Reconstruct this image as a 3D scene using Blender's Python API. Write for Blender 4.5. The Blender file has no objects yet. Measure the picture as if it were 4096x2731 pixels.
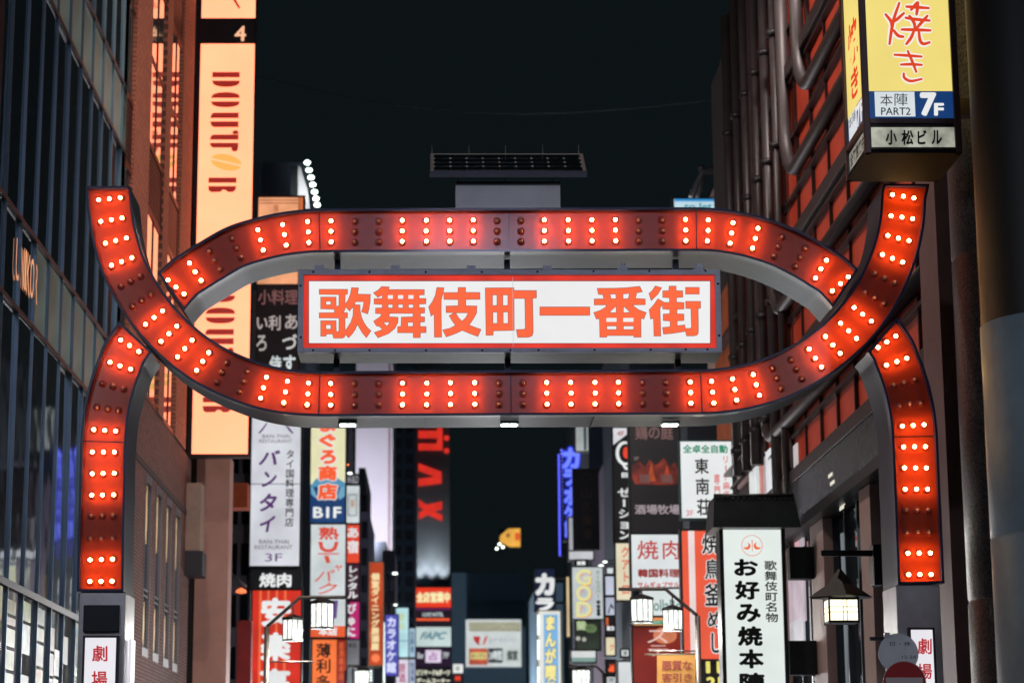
import bpy, bmesh, math, random
from mathutils import Vector, Matrix
random.seed(7)
S = bpy.context.scene
COL = S.collection
F = 8900.0; VX = 1750.0; HY = 3200.0; CX = 2048.0; CY = 1365.5
PIT = math.atan((HY - CY) / F); CP, SP = math.cos(PIT), math.sin(PIT)
EYE = 1.6
# ---------------------------------------------------------------- camera
cam = bpy.data.cameras.new("camera"); co = bpy.data.objects.new("camera", cam); COL.objects.link(co)
co.location = (0, 0, EYE); co.rotation_euler = (math.pi / 2 + PIT, 0, 0)
cam.sensor_width = 36; cam.lens = F / 4096 * 36; cam.shift_x = (CX - VX) / 4096
cam.clip_start = .1; cam.clip_end = 2000
cam.dof.use_dof = True; cam.dof.focus_distance = 26.7; cam.dof.aperture_fstop = 1.7
S.camera = co
# ---------------------------------------------------------------- world, moon, exposure
w = bpy.data.worlds.new("World"); S.world = w; w.use_nodes = True
nt = w.node_tree; nt.nodes.clear()
out = nt.nodes.new("ShaderNodeOutputWorld"); bg = nt.nodes.new("ShaderNodeBackground"); sky = nt.nodes.new("ShaderNodeTexSky")
bg2 = nt.nodes.new("ShaderNodeBackground"); ad = nt.nodes.new("ShaderNodeAddShader")
sky.sky_type = 'NISHITA'; sky.sun_disc = False; sky.sun_elevation = math.radians(-8); sky.sun_rotation = math.radians(200)
bg.inputs[1].default_value = .05
bg2.inputs[0].default_value = (.40, .66, .78, 1); bg2.inputs[1].default_value = .0100   # city glow on a night sky
nt.links.new(sky.outputs[0], bg.inputs[0]); nt.links.new(bg.outputs[0], ad.inputs[0]); nt.links.new(bg2.outputs[0], ad.inputs[1])
nt.links.new(ad.outputs[0], out.inputs[0])
ml = bpy.data.lights.new("moonlight", 'SUN'); ml.energy = .02; ml.angle = math.radians(.5); ml.color = (.8, .9, 1)
mo = bpy.data.objects.new("moonlight", ml); mo.rotation_euler = (math.radians(50), 0, math.radians(-25)); COL.objects.link(mo)
S.view_settings.view_transform = 'Standard'; S.view_settings.look = 'None'; S.view_settings.exposure = 0; S.view_settings.gamma = 1
S.cycles.use_denoising = True; S.cycles.max_bounces = 6; S.cycles.sample_clamp_indirect = 4; S.cycles.use_light_tree = True
S.cycles.caustics_reflective = False; S.cycles.caustics_refractive = False

# ---------------------------------------------------------------- from a point of the photograph to a place in the street
def ray(x, y):
    u = (x - VX) / F; v = (CY - y) / F
    return Vector((u, CP - v * SP, SP + v * CP))
def at(x, y, Y):
    d = ray(x, y); return Vector((0, 0, EYE)) + d * (Y / d.y)
def atX(x, y, X):
    d = ray(x, y); return Vector((0, 0, EYE)) + d * (X / d.x)

# ---------------------------------------------------------------- materials
def lin(c):
    return tuple(((v / 255) / 12.92 if v / 255 <= .04045 else ((v / 255 + .055) / 1.055) ** 2.4) for v in c)
MATS = {}
def mat(color, rough=.6, metal=0, key=None, noise=0, nscale=3, bump=0, bscale=40, coat=0, spec=.5):
    k = (color, rough, metal, noise, nscale, bump, bscale, coat, key, spec)
    if k in MATS: return MATS[k]
    m = bpy.data.materials.new("surface"); m.use_nodes = True; n = m.node_tree.nodes; l = m.node_tree.links
    b = n["Principled BSDF"]; c = lin(color)
    b.inputs["Base Color"].default_value = (*c, 1); b.inputs["Roughness"].default_value = rough
    b.inputs["Metallic"].default_value = metal; b.inputs["Coat Weight"].default_value = coat; b.inputs["Coat Roughness"].default_value = .08
    b.inputs["Specular IOR Level"].default_value = spec
    tc = n.new("ShaderNodeTexCoord")
    if noise:
        t = n.new("ShaderNodeTexNoise"); t.inputs["Scale"].default_value = nscale; t.inputs["Detail"].default_value = 7; t.inputs["Roughness"].default_value = .65
        l.new(tc.outputs["Object"], t.inputs["Vector"])
        r = n.new("ShaderNodeValToRGB"); r.color_ramp.elements[0].position = .3; r.color_ramp.elements[1].position = .72
        r.color_ramp.elements[0].color = (*[v * (1 - noise) for v in c], 1); r.color_ramp.elements[1].color = (*[min(1, v * (1 + noise)) for v in c], 1)
        l.new(t.outputs["Fac"], r.inputs[0]); l.new(r.outputs[0], b.inputs["Base Color"])
        mr = n.new("ShaderNodeMapRange"); mr.inputs[3].default_value = max(.03, rough - .12 * noise); mr.inputs[4].default_value = min(1, rough + .25 * noise)
        l.new(t.outputs["Fac"], mr.inputs[0]); l.new(mr.outputs[0], b.inputs["Roughness"])
    if bump:
        t2 = n.new("ShaderNodeTexNoise"); t2.inputs["Scale"].default_value = bscale; t2.inputs["Detail"].default_value = 4
        l.new(tc.outputs["Object"], t2.inputs["Vector"])
        bp = n.new("ShaderNodeBump"); bp.inputs["Strength"].default_value = bump; bp.inputs["Distance"].default_value = .02
        l.new(t2.outputs["Fac"], bp.inputs["Height"]); l.new(bp.outputs[0], b.inputs["Normal"])
    MATS[k] = m; return m
def em(color, s=1.0, uneven=.05, sc=1.2, base=(30, 30, 30), gloss=.35):
    k = ('em', color, s, uneven, sc)
    if k in MATS: return MATS[k]
    m = bpy.data.materials.new("lit_surface"); m.use_nodes = True; n = m.node_tree.nodes; l = m.node_tree.links
    b = n["Principled BSDF"]; c = lin(color)
    b.inputs["Base Color"].default_value = (*lin(base), 1); b.inputs["Roughness"].default_value = gloss
    b.inputs["Emission Color"].default_value = (*c, 1); b.inputs["Emission Strength"].default_value = s
    if uneven:
        tc = n.new("ShaderNodeTexCoord"); t = n.new("ShaderNodeTexNoise"); t.inputs["Scale"].default_value = sc; t.inputs["Detail"].default_value = 2
        l.new(tc.outputs["Object"], t.inputs["Vector"])
        mr = n.new("ShaderNodeMapRange"); mr.inputs[1].default_value = .3; mr.inputs[2].default_value = .7
        mr.inputs[3].default_value = s * (1 - uneven * 1.6); mr.inputs[4].default_value = s * (1 + uneven)
        l.new(t.outputs["Fac"], mr.inputs[0]); l.new(mr.outputs[0], b.inputs["Emission Strength"])
    MATS[k] = m; return m
def brickmat(c1, c2, mortar, bw, bh, rot='YZ', rough=.75):
    k = ('brick', c1, c2, bw, bh, rot)
    if k in MATS: return MATS[k]
    m = bpy.data.materials.new("brickwork"); m.use_nodes = True; n = m.node_tree.nodes; l = m.node_tree.links
    b = n["Principled BSDF"]; b.inputs["Roughness"].default_value = rough
    tc = n.new("ShaderNodeTexCoord"); sx = n.new("ShaderNodeSeparateXYZ"); cx = n.new("ShaderNodeCombineXYZ")
    l.new(tc.outputs["Object"], sx.inputs[0]); l.new(sx.outputs["Y" if rot == 'YZ' else "X"], cx.inputs[0]); l.new(sx.outputs["Z"], cx.inputs[1])
    t = n.new("ShaderNodeTexBrick"); t.inputs["Scale"].default_value = 1; t.inputs["Brick Width"].default_value = bw; t.inputs["Row Height"].default_value = bh
    t.inputs["Mortar Size"].default_value = .012; t.inputs["Color1"].default_value = (*lin(c1), 1); t.inputs["Color2"].default_value = (*lin(c2), 1); t.inputs["Mortar"].default_value = (*lin(mortar), 1)
    l.new(cx.outputs[0], t.inputs["Vector"]); l.new(t.outputs["Color"], b.inputs["Base Color"])
    bp = n.new("ShaderNodeBump"); bp.inputs["Strength"].default_value = .6; bp.inputs["Distance"].default_value = .012; bp.invert = True
    l.new(t.outputs["Fac"], bp.inputs["Height"]); l.new(bp.outputs[0], b.inputs["Normal"])
    MATS[k] = m; return m
def granite():
    m = bpy.data.materials.new("granite"); m.use_nodes = True; n = m.node_tree.nodes; l = m.node_tree.links
    b = n["Principled BSDF"]; b.inputs["Roughness"].default_value = .32
    tc = n.new("ShaderNodeTexCoord"); t = n.new("ShaderNodeTexVoronoi"); t.inputs["Scale"].default_value = 55
    t2 = n.new("ShaderNodeTexNoise"); t2.inputs["Scale"].default_value = 28; t2.inputs["Detail"].default_value = 8
    l.new(tc.outputs["Object"], t.inputs["Vector"]); l.new(tc.outputs["Object"], t2.inputs["Vector"])
    mx = n.new("ShaderNodeMix"); mx.data_type = 'RGBA'; mx.inputs[0].default_value = .6
    l.new(t.outputs["Color"], mx.inputs[6]); l.new(t2.outputs["Fac"], mx.inputs[7])
    bw = n.new("ShaderNodeRGBToBW"); l.new(mx.outputs[2], bw.inputs[0])
    r = n.new("ShaderNodeValToRGB"); r.color_ramp.elements[0].position = .32; r.color_ramp.elements[0].color = (.03, .026, .027, 1)
    r.color_ramp.elements[1].position = .68; r.color_ramp.elements[1].color = (.17, .14, .14, 1)
    l.new(bw.outputs[0], r.inputs[0]); l.new(r.outputs[0], b.inputs["Base Color"])
    bp = n.new("ShaderNodeBump"); bp.inputs["Strength"].default_value = .5; bp.inputs["Distance"].default_value = .02
    l.new(bw.outputs[0], bp.inputs["Height"]); l.new(bp.outputs[0], b.inputs["Normal"])
    return m

# ---------------------------------------------------------------- objects
def tag(o, label=None, cat=None, group=None, kind=None):
    if label: o["label"] = label
    if cat: o["category"] = cat
    if group: o["group"] = group
    if kind: o["kind"] = kind
    return o
def empty(name, loc, label, cat, group=None):
    o = bpy.data.objects.new(name, None); COL.objects.link(o); o.location = loc; o.empty_display_size = .2
    return tag(o, label, cat, group)
class MB:
    def __init__(s): s.v = []; s.f = []; s.m = []; s.cur = 0; s.sm = []
    def add(s, vs, fs, smooth=False):
        n = len(s.v); s.v += [tuple(v) for v in vs]; s.f += [tuple(i + n for i in f) for f in fs]
        s.m += [s.cur] * len(fs); s.sm += [smooth] * len(fs); return s
    def box(s, x0, x1, y0, y1, z0, z1):
        if x0 > x1: x0, x1 = x1, x0
        if y0 > y1: y0, y1 = y1, y0
        if z0 > z1: z0, z1 = z1, z0
        return s.add([(x0, y0, z0), (x1, y0, z0), (x1, y1, z0), (x0, y1, z0), (x0, y0, z1), (x1, y0, z1), (x1, y1, z1), (x0, y1, z1)],
                     [(0, 3, 2, 1), (4, 5, 6, 7), (0, 1, 5, 4), (1, 2, 6, 5), (2, 3, 7, 6), (3, 0, 4, 7)])
    def tube(s, pts, r, n=10, caps=True):
        pts = [Vector(p) for p in pts]; rings = []
        prev = None
        for i, p in enumerate(pts):
            a = pts[max(0, i - 1)]; b = pts[min(len(pts) - 1, i + 1)]; t = (b - a).normalized()
            if prev is None:
                u = t.orthogonal().normalized()
            else:
                u = (prev - t * prev.dot(t)); u = u.normalized() if u.length > 1e-6 else t.orthogonal().normalized()
            prev = u; w_ = t.cross(u)
            rings.append([p + (u * math.cos(2 * math.pi * k / n) + w_ * math.sin(2 * math.pi * k / n)) * r for k in range(n)])
        vs = [v for R in rings for v in R]; fs = []
        for i in range(len(pts) - 1):
            for k in range(n):
                fs.append((i * n + k, i * n + (k + 1) % n, (i + 1) * n + (k + 1) % n, (i + 1) * n + k))
        s.add(vs, fs, True)
        if caps:
            m = len(s.v); b0 = m - len(vs)
            s.f += [tuple(b0 + k for k in reversed(range(n))), tuple(m - n + k for k in range(n))]; s.m += [s.cur] * 2; s.sm += [False] * 2
        return s
    def lathe(s, prof, n=16, axis='Z', o=(0, 0, 0), smooth=True):
        vs = []; o = Vector(o)
        for r, h in prof:
            for k in range(n):
                a = 2 * math.pi * k / n
                p = Vector((r * math.cos(a), r * math.sin(a), h)) if axis == 'Z' else Vector((r * math.cos(a), -h, r * math.sin(a)))
                vs.append(o + p)
        fs = [(i * n + k, i * n + (k + 1) % n, (i + 1) * n + (k + 1) % n, (i + 1) * n + k) for i in range(len(prof) - 1) for k in range(n)]
        return s.add(vs, fs, smooth)
    def build(s, name, mats, parent=None, loc=None, bevel=0):
        me = bpy.data.meshes.new(name)
        off = Vector((0, 0, 0)) if loc is not None else (Vector(parent_world(parent)) if parent else Vector((0, 0, 0)))
        me.from_pydata([Vector(v) - off for v in s.v], [], s.f)
        if not isinstance(mats, (list, tuple)): mats = [mats]
        for m in mats: me.materials.append(m)
        for p, mi, sm in zip(me.polygons, s.m, s.sm): p.material_index = mi; p.use_smooth = sm
        me.update()
        o = bpy.data.objects.new(name, me); COL.objects.link(o)
        if parent: o.parent = parent
        else: o.location = off
        if parent and loc is not None: o.location = Vector(loc) - Vector(parent_world(parent))
        if bevel:
            b = o.modifiers.new("bevel", 'BEVEL'); b.width = bevel; b.segments = 2; b.limit_method = 'ANGLE'
        return o
def parent_world(o):
    p = Vector((0, 0, 0))
    while o: p = p + Vector(o.location); o = o.parent
    return p

# ---------------------------------------------------------------- flat lettering
GL = {}
def flatmesh(kind, data, bold=0, res=3, shear=0):
    k = (kind, str(data), bold, shear)
    if k in GL: return GL[k]
    if kind == 't':
        c = bpy.data.curves.new("lettering", 'FONT'); c.body = data; c.shear = shear
    else:
        c = bpy.data.curves.new("lettering", 'CURVE'); c.dimensions = '2D'; c.fill_mode = 'FRONT'
        for poly in data:
            sp = c.splines.new('POLY'); sp.points.add(len(poly) - 1); sp.use_cyclic_u = True
            for q, (x, y) in zip(sp.points, poly): q.co = (x, -y, 0, 1)
    c.offset = bold; c.resolution_u = res
    o = bpy.data.objects.new("lettering", c); COL.objects.link(o)
    dg = bpy.context.evaluated_depsgraph_get()
    m = bpy.data.meshes.new_from_object(o.evaluated_get(dg))
    vs = [(v.co.x, v.co.y) for v in m.vertices]; fs = [tuple(p.vertices) for p in m.polygons]
    bpy.data.objects.remove(o); bpy.data.curves.remove(c); bpy.data.meshes.remove(m)
    GL[k] = (vs, fs); return GL[k]
def put(mb, vs, fs, fn):
    mb.add([fn(x, y) for x, y in vs], fs)
def stamp(mb, vs, fs, fn, b, dep=.0006, n=8):
    """a heavier letter: the glyph laid down several times round its own outline, each a hair in front of the last"""
    offs = [(0, 0)] if b <= 0 else [(0, 0)] + [(b * math.cos(2 * math.pi * k / n), b * math.sin(2 * math.pi * k / n)) for k in range(n)]
    if b > .05: offs += [(b * .5 * math.cos(2 * math.pi * k / 4 + .4), b * .5 * math.sin(2 * math.pi * k / 4 + .4)) for k in range(4)]
    for i, (dx, dy) in enumerate(offs):
        vv = []
        for x, y in vs:
            q = fn(x + dx, y + dy); vv.append((q[0], q[1] - i * dep, q[2]))
        mb.add(vv, fs)
def fit_text(mb, s, rect, P, bold=0, shear=0, em_cell=False, rot=False):
    """letters of s stretched to the rectangle rect (photo pixels), P(x, y) -> place"""
    vs, fs = flatmesh('t', s, 0, 3, shear)
    if not fs: return
    bold = max(0, bold); ib = bold if bold < .045 else .035
    x0 = min(v[0] for v in vs) - ib; x1 = max(v[0] for v in vs) + ib; y0 = min(v[1] for v in vs) - ib; y1 = max(v[1] for v in vs) + ib
    if em_cell: x0, x1, y0, y1 = 0, 1, -.12, .88
    a, b, c, d = rect
    if rot:   # turned a quarter to the right
        f = lambda x, y: P(a + (y - y0) / (y1 - y0) * (c - a), b + (x - x0) / (x1 - x0) * (d - b))
    else:
        f = lambda x, y: P(a + (x - x0) / (x1 - x0) * (c - a), d - (y - y0) / (y1 - y0) * (d - b))
    stamp(mb, vs, fs, f, bold)
def vert_text(mb, s, rect, P, bold=0, shear=0):
    a, b, c, d = rect; h = (d - b) / len(s)
    for i, ch in enumerate(s):
        r = (a, b + i * h + h * .02, c, b + (i + 1) * h - h * .02)
        if ch in "ー-": fit_text(mb, ch, ((a + c) / 2 - (c - a) * .09, r[1] + h * .1, (a + c) / 2 + (c - a) * .09, r[3] - h * .1), P, 0, 0)
        else: fit_text(mb, ch, r, P, bold, shear, True)

# signs: a box on the building with lit panels and flat lettering in front of it
EPS = lambda Y: max(.008, Y * .00016)
def sign(label, rect, Y, items, frame=(32, 34, 38), d=.35, fw=.05, name='shop_sign', group=None, arm=0, cat='sign', framem=None, mode=None):
    x0, y0, x1, y1 = rect; ym = (y0 + y1) / 2; xm = (x0 + x1) / 2
    xl = at(x0, ym, Y).x; xr = at(x1, ym, Y).x; zt = at(xm, y0, Y).z; zb = at(xm, y1, Y).z
    root = empty(name, ((xl + xr) / 2, Y + d, zb), label, cat, group)
    fm = framem or mat(frame, .45, .3)
    MB().box(xl, xr, Y + .02, Y + d, zb, zt).build('casing', fm, root)
    b = MB()
    b.box(xl - fw, xl, Y - .02, Y + d - .01, zb - fw, zt + fw); b.box(xr, xr + fw, Y - .02, Y + d - .01, zb - fw, zt + fw)
    b.box(xl, xr, Y - .02, Y + d - .012, zt, zt + fw); b.box(xl, xr, Y - .02, Y + d - .012, zb - fw, zb)
    b.build('frame', fm, root)
    if arm:   # brackets to the wall
        b = MB()
        for z in (zb + (zt - zb) * .2, zb + (zt - zb) * .8): b.box(xl if arm < 0 else xr + fw, (xl if arm < 0 else xr) + arm, Y + d * .3, Y + d * .6, z - .06, z + .06)
        b.build('bracket', mat((40, 42, 46), .5, .5), root)
    lay = 0; e = EPS(Y)
    W = x1 - x0
    def P0(x, y, off):
        X = xl + (x - x0) / (x1 - x0) * (xr - xl); Z = zt + (y - y0) / (y1 - y0) * (zb - zt)
        return (X, Y + .02 - off, Z)
    for it in items:
        kd = it[0]; lay += 1 + (2 if kd in 'tv' and len(it) > 4 and 'out' in it[4] else 0); off = lay * e
        P = lambda x, y, off=off: P0(x, y, off)
        if kd == 'p':
            r, m = it[1], it[2]; r = r or rect
            a = P(r[0], r[1]); c = P(r[2], r[3]); MB().box(a[0], c[0], a[1], Y + .019 - off + e, c[2], a[2]).build('panel', m, root)
        elif kd == 'poly':
            vs, fs = flatmesh('c', it[1]); mb = MB(); put(mb, vs, fs, lambda x, y: P(x, -y)); mb.build(it[3] if len(it) > 3 else 'emblem', it[2], root)
        elif kd in 'tv':
            s, r, m = it[1], it[2], it[3]; o = it[4] if len(it) > 4 else {}
            if 'out' in o:
                mb = MB(); P2 = lambda x, y: P0(x, y, off - e * 1.2)
                (fit_text if kd == 't' else vert_text)(mb, s, r, P2, o.get('ob', .06), **({'rot': o.get('rot', False)} if kd == 't' else {}))
                mb.build('lettering_outline', o['out'], root)
            mb = MB()
            if kd == 't': fit_text(mb, s, r, P, o.get('b', .02), o.get('sh', 0), False, o.get('rot', False))
            else: vert_text(mb, s, r, P, o.get('b', .02), o.get('sh', 0))
            mb.build('lettering', m, root)
    return root
def circle(cx, cy, r, n=28, ry=None):
    ry = ry or r; return [(round(cx + r * math.cos(2 * math.pi * k / n), 2), round(cy + ry * math.sin(2 * math.pi * k / n), 2)) for k in range(n)]
def R(x0, y0, x1, y1): return [(x0, y0), (x1, y0), (x1, y1), (x0, y1)]
def lamp(name, loc, power, color, r=.08, kind='POINT', parent=None, rot=None, size=None, spot=None):
    L = bpy.data.lights.new(name, kind); L.energy = power; L.color = color
    if kind in ('POINT', 'SPOT'): L.shadow_soft_size = r
    if kind == 'SPOT': L.spot_size = spot or 1.6; L.spot_blend = .8
    if kind == 'AREA': L.size = size or .5
    o = bpy.data.objects.new(name, L); COL.objects.link(o)
    o.location = Vector(loc) - parent_world(parent) if parent else loc
    if parent: o.parent = parent
    if rot: o.rotation_euler = rot
    return o

WHITE = em((238, 240, 240), .94, .08, .9); WH2 = em((222, 230, 232), .85, .1); WARM = em((245, 235, 215), .9); BLACK = mat((14, 16, 18), .4)
INK = mat((16, 20, 22), .6); RED = em((232, 62, 40), .95); ORANGE = em((250, 96, 48), 1.0)
PURP = em((92, 40, 120), .75); NAVY = em((22, 42, 88), .8); GREY = mat((96, 100, 108), .5, .4); DARK = mat((30, 32, 36), .5, .2)

# ================================================================ ground
MB().add([(-400, -200, 0), (400, -200, 0), (400, 900, 0), (-400, 900, 0)], [(0, 1, 2, 3)]).build('ground', mat((52, 52, 54), .85, noise=.3, nscale=2), None)
bpy.data.objects['ground']['kind'] = 'structure'
tag(MB().box(-3.4, 4.6, 21, 220, .0, .006).build('road', mat((70, 66, 64), .5, noise=.35, nscale=5, bump=.4), None), kind='structure')
tag(MB().box(-6, -3.42, 28, 220, 0, .12).build('pavement', mat((120, 112, 106), .6, noise=.2, bump=.2), None), kind='structure')
tag(MB().box(4.62, 7, 28, 220, 0, .12).build('pavement', mat((120, 112, 106), .6, noise=.2, bump=.2), None), kind='structure')
tag(MB().box(-40, 40, 3, 19, 0, .008).build('avenue', mat((60, 60, 62), .6, noise=.3, nscale=3, bump=.3), None), kind='structure')

# ================================================================ the gate
G = 26.0; PY = G + .09
A_ROWS = [(440,799,1),(448,883,1),(465,966,1),(489,1049,1),(523.5,1126,0),(568,1203,0),(618,1273,1),(677,1337.5,1),(741,1396,1),(812,1448,1),(889,1490,0),(974,1526,0),
 (1055,1552.5,1),(1143,1570,1),(1232,1577.5,1),(1323,1579,1),(1418,1578.5,0),(1515,1578,0),(1610,1577.5,1),(1707,1577,1),(1802,1576.5,1),(1899,1576,1),(1996,1575.5,0),(2092,1575,0),
 (2187,1575,1),(2283,1574.5,1),(2379,1574,1),(2473,1573.5,1),(2569,1573,0),(2665,1572.5,0),(2761,1572,1),(2849,1570,1),(2937,1559.5,1),(3023,1541,1),(3106,1514.5,0),(3185,1477.6,0),
 (3259,1434.5,1),(3329,1382,1),(3391.5,1325.5,1),(3448.5,1260,1),(3496,1192,0),(3536,1115,0),(3567.6,1037,1),(3591,956,1),(3604.6,873,1),(3610,789,1)]
B_ROWS = [(404.5,2323.6,1),(405.6,2236.5,1),(406,2152,0),(408.5,2062,0),(411,1979,1),(413,1893,1),(414.5,1808,1),(419.6,1721,1),(430,1634,0),(452,1543.6,0),(481,1463,1),(519.5,1383,1),
 (704,1149,1),(781,1088,1),(858,1040,0),(946,991,0),(1043,961,1),(1138,940,1),(1233,929,1),(1324,926.5,1),(1419,926,0),(1515,925.5,0),(1609,925,1),(1704.6,924.6,1),(1799,924.2,1),(1893,923.8,1),
 (1988.5,923.6,0),(2084,923.3,0),(2177,923,1),(2273,922.7,1),(2367,922.4,1),(2462,922,1),(2555,921.7,0),(2650,921.4,0),(2743,921.3,1),(2831,922.5,1),(2926,933,1),(3021,954.5,1),(3113,986,0),(3202,1028.5,0),
 (3283,1077,1),(3360.6,1136,1),(3547,1367.5,1),(3586,1446.6,1),(3617,1529.5,0),(3639,1615.6,0),(3652,1701,1),(3657.5,1786.5,1),(3661,1871.5,1),(3664.5,1955.6,1),(3669,2040,0),(3672,2126,0),(3676,2211,1),(3679,2296.4,1)]
def gp(x, y, Y=PY):
    p = at(x, y, Y); return Vector((p.x, p.z))
def spline(P, e0, e1, n=10):
    """dense samples (with parameter) through P, extended to the end points e0, e1"""
    Q = [e0] + P + [e1]; Q = [Q[0] * 2 - Q[1]] + Q + [Q[-1] * 2 - Q[-2]]
    outp = []
    for i in range(1, len(Q) - 2):
        p0, p1, p2, p3 = Q[i - 1:i + 3]
        for k in range(n):
            t = k / n
            outp.append((.5 * ((2 * p1) + (p2 - p0) * t + (2 * p0 - 5 * p1 + 4 * p2 - p3) * t * t + (3 * p1 - p0 - 3 * p2 + p3) * t ** 3)))
    outp.append(Q[-2]); return outp
gA = [gp(x, y) for x, y, _ in A_ROWS]; gB = [gp(x, y) for x, y, _ in B_ROWS]
LA = spline(gA, gp(436, 752), gp(3622, 744)); LB = spline(gB, gp(403.5, 2366), gp(3681.5, 2336))
def smooth(L, k=2):
    for _ in range(k):
        L = [L[0]] + [(L[i - 1] + L[i] * 2 + L[i + 1]) / 4 for i in range(1, len(L) - 1)] + [L[-1]]
    return L
LA = smooth(LA, 6); LB = smooth(LB, 6)
def normals(L):
    N = []
    for i in range(len(L)):
        t = (L[min(i + 1, len(L) - 1)] - L[max(i - 1, 0)]).normalized(); N.append(Vector((-t.y, t.x)))
    return smooth(N, 8)
NA, NB = normals(LA), normals(LB)
NA[0] = NA[-1] = None
HW = .272
# the terminals are cut off level
NA[0] = Vector((0, 0)); NA[-1] = Vector((0, 0))
NA[0] = Vector((1, 0)) if NA[1].x > 0 else Vector((-1, 0)); NA[-1] = Vector((1, 0)) if NA[-2].x > 0 else Vector((-1, 0))
for k in range(1, 9):
    f = k / 9
    NA[k] = (NA[0] * (1 - f) + NA[k] * f).normalized(); NA[-1 - k] = (NA[-1] * (1 - f) + NA[-1 - k] * f).normalized()
def edges(L, N, h): return [p + n.normalized() * h for p, n in zip(L, N)], [p - n.normalized() * h for p, n in zip(L, N)]
def distA(q):
    return min((q - p).length for p in LA)
NAVYP = mat((17, 38, 88), .38, .0, noise=.25, nscale=1.5, coat=.3, key='rim')
STEEL = mat((70, 80, 97), .42, .1, noise=.3, nscale=1.6, key='steel', spec=.12)
REDP = mat((206, 62, 26), .24, noise=.14, nscale=2.2, coat=.15, key='redface')
BULB_ON = em((255, 214, 190), 54.0, 0); BULB_ON.node_tree.nodes["Principled BSDF"].inputs["Emission Color"].default_value = (1, .62, .20, 1)
BULB_OFF = mat((236, 160, 152), .2, coat=.6, key='off'); SOCK = mat((176, 48, 30), .45)
gate = empty('street_gate', (0, G + .5, 0), 'red bulb-lit street gate of interlaced ribbons around a white name board', 'gate')
def prof_ring(mb, loops, Ys, close=True):
    """loops of equal length at depths Ys joined into walls"""
    n = len(loops[0]); vs = []
    for lp, y in zip(loops, Ys): vs += [(p.x, y, p.y) for p in lp]
    fs = []
    for i in range(len(loops) - 1):
        for k in range(n):
            a, b = i * n + k, i * n + (k + 1) % n; fs.append((a, b, b + n, a + n))
    mb.add(vs, fs)
def ribbon(L1, R1, y0, seams):
    """L1, R1: the two long edges (same count), y0 the depth of the front; seams: indices where the red face is cut"""
    n = len(L1); rw = .028
    def inset(d):
        l, r = [], []
        for i in range(n):
            c = (R1[i] - L1[i]).normalized(); l.append(L1[i] + c * d); r.append(R1[i] - c * d)
        for q, i0, i1 in ((l, 0, 1), (r, 0, 1), (l, -1, -2), (r, -1, -2)):
            q[i0] = q[i0] + (q[i1] - q[i0]).normalized() * d
        return l + r[::-1]
    O = L1 + R1[::-1]; I = inset(rw); C = inset(.008)
    mb = MB(); prof_ring(mb, [I, I, O, O, C], [y0 + .10, y0, y0, y0 + .16, y0 + .16]); 
    m = len(I)
    mb.add([(p.x, y0 + .10, p.y) for p in I], [(i, i + 1, m - 2 - i, m - 1 - i) for i in range(m // 2 - 1)])
    mb.build('rim', NAVYP, gate)
    mb = MB(); prof_ring(mb, [C, C], [y0 + .16, y0 + .92]); mb.add([(p.x, y0 + .92, p.y) for p in C], [(i, i + 1, m - 2 - i, m - 1 - i) for i in range(m // 2 - 1)])
    mb.build('steel_casing', STEEL, gate)
    l, r = I[:n], I[n:][::-1]; cuts = [0] + seams + [n - 1]
    for a, b in zip(cuts, cuts[1:]):
        mb = MB(); vs = []; fs = []; g = .006
        for i in range(a, b + 1):
            pl, pr = l[i].copy(), r[i].copy()
            if i == a and a: s_ = (l[i + 1] - l[i]).normalized() * g; pl += s_; pr += s_
            if i == b and b < n - 1: s_ = (l[i - 1] - l[i]).normalized() * g; pl += s_; pr += s_
            for k in range(5):
                q = pl.lerp(pr, k / 4); vs.append((q.x, y0 + .09, q.y))
        for i in range(b - a):
            for k in range(4): fs.append((i * 5 + k, i * 5 + k + 1, i * 5 + k + 6, i * 5 + k + 5))
        k0 = len(vs)
        for i in (0, b - a):
            vs += [vs[i * 5], vs[i * 5 + 4]]; 
        mb.add(vs, fs); mb.build('red_face', REDP, gate)
        if a: # raised joint strip
            pass
def nearest(L, q): return min(range(len(L)), key=lambda i: (L[i] - q).length)
La, Ra = edges(LA, NA, HW)
ribbon(La, Ra, G, [nearest(LA, gp(1280, 1579)), nearest(LA, gp(2044, 1575)), nearest(LA, gp(2803, 1571))])
Lb, Rb = edges(LB, NB, HW)
def resample(E, n):
    d = [0]
    for a, b in zip(E, E[1:]): d.append(d[-1] + (b - a).length)
    outp = []; j = 0
    for k in range(n):
        t = d[-1] * k / (n - 1)
        while j < len(E) - 2 and d[j + 1] < t: j += 1
        outp.append(E[j].lerp(E[j + 1], (t - d[j]) / max(1e-9, d[j + 1] - d[j])))
    return outp
mid = len(LB) // 2
def spans(E):
    ok = [distA(p) > HW + .012 for p in E]; rr = []; st = None
    for i, k in enumerate(ok + [False]):
        if k and st is None: st = i
        if not k and st is not None:
            if i - st > 8: rr.append((st, i - 1))
            st = None
    return rr
sl, sr = spans(Lb), spans(Rb)
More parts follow.
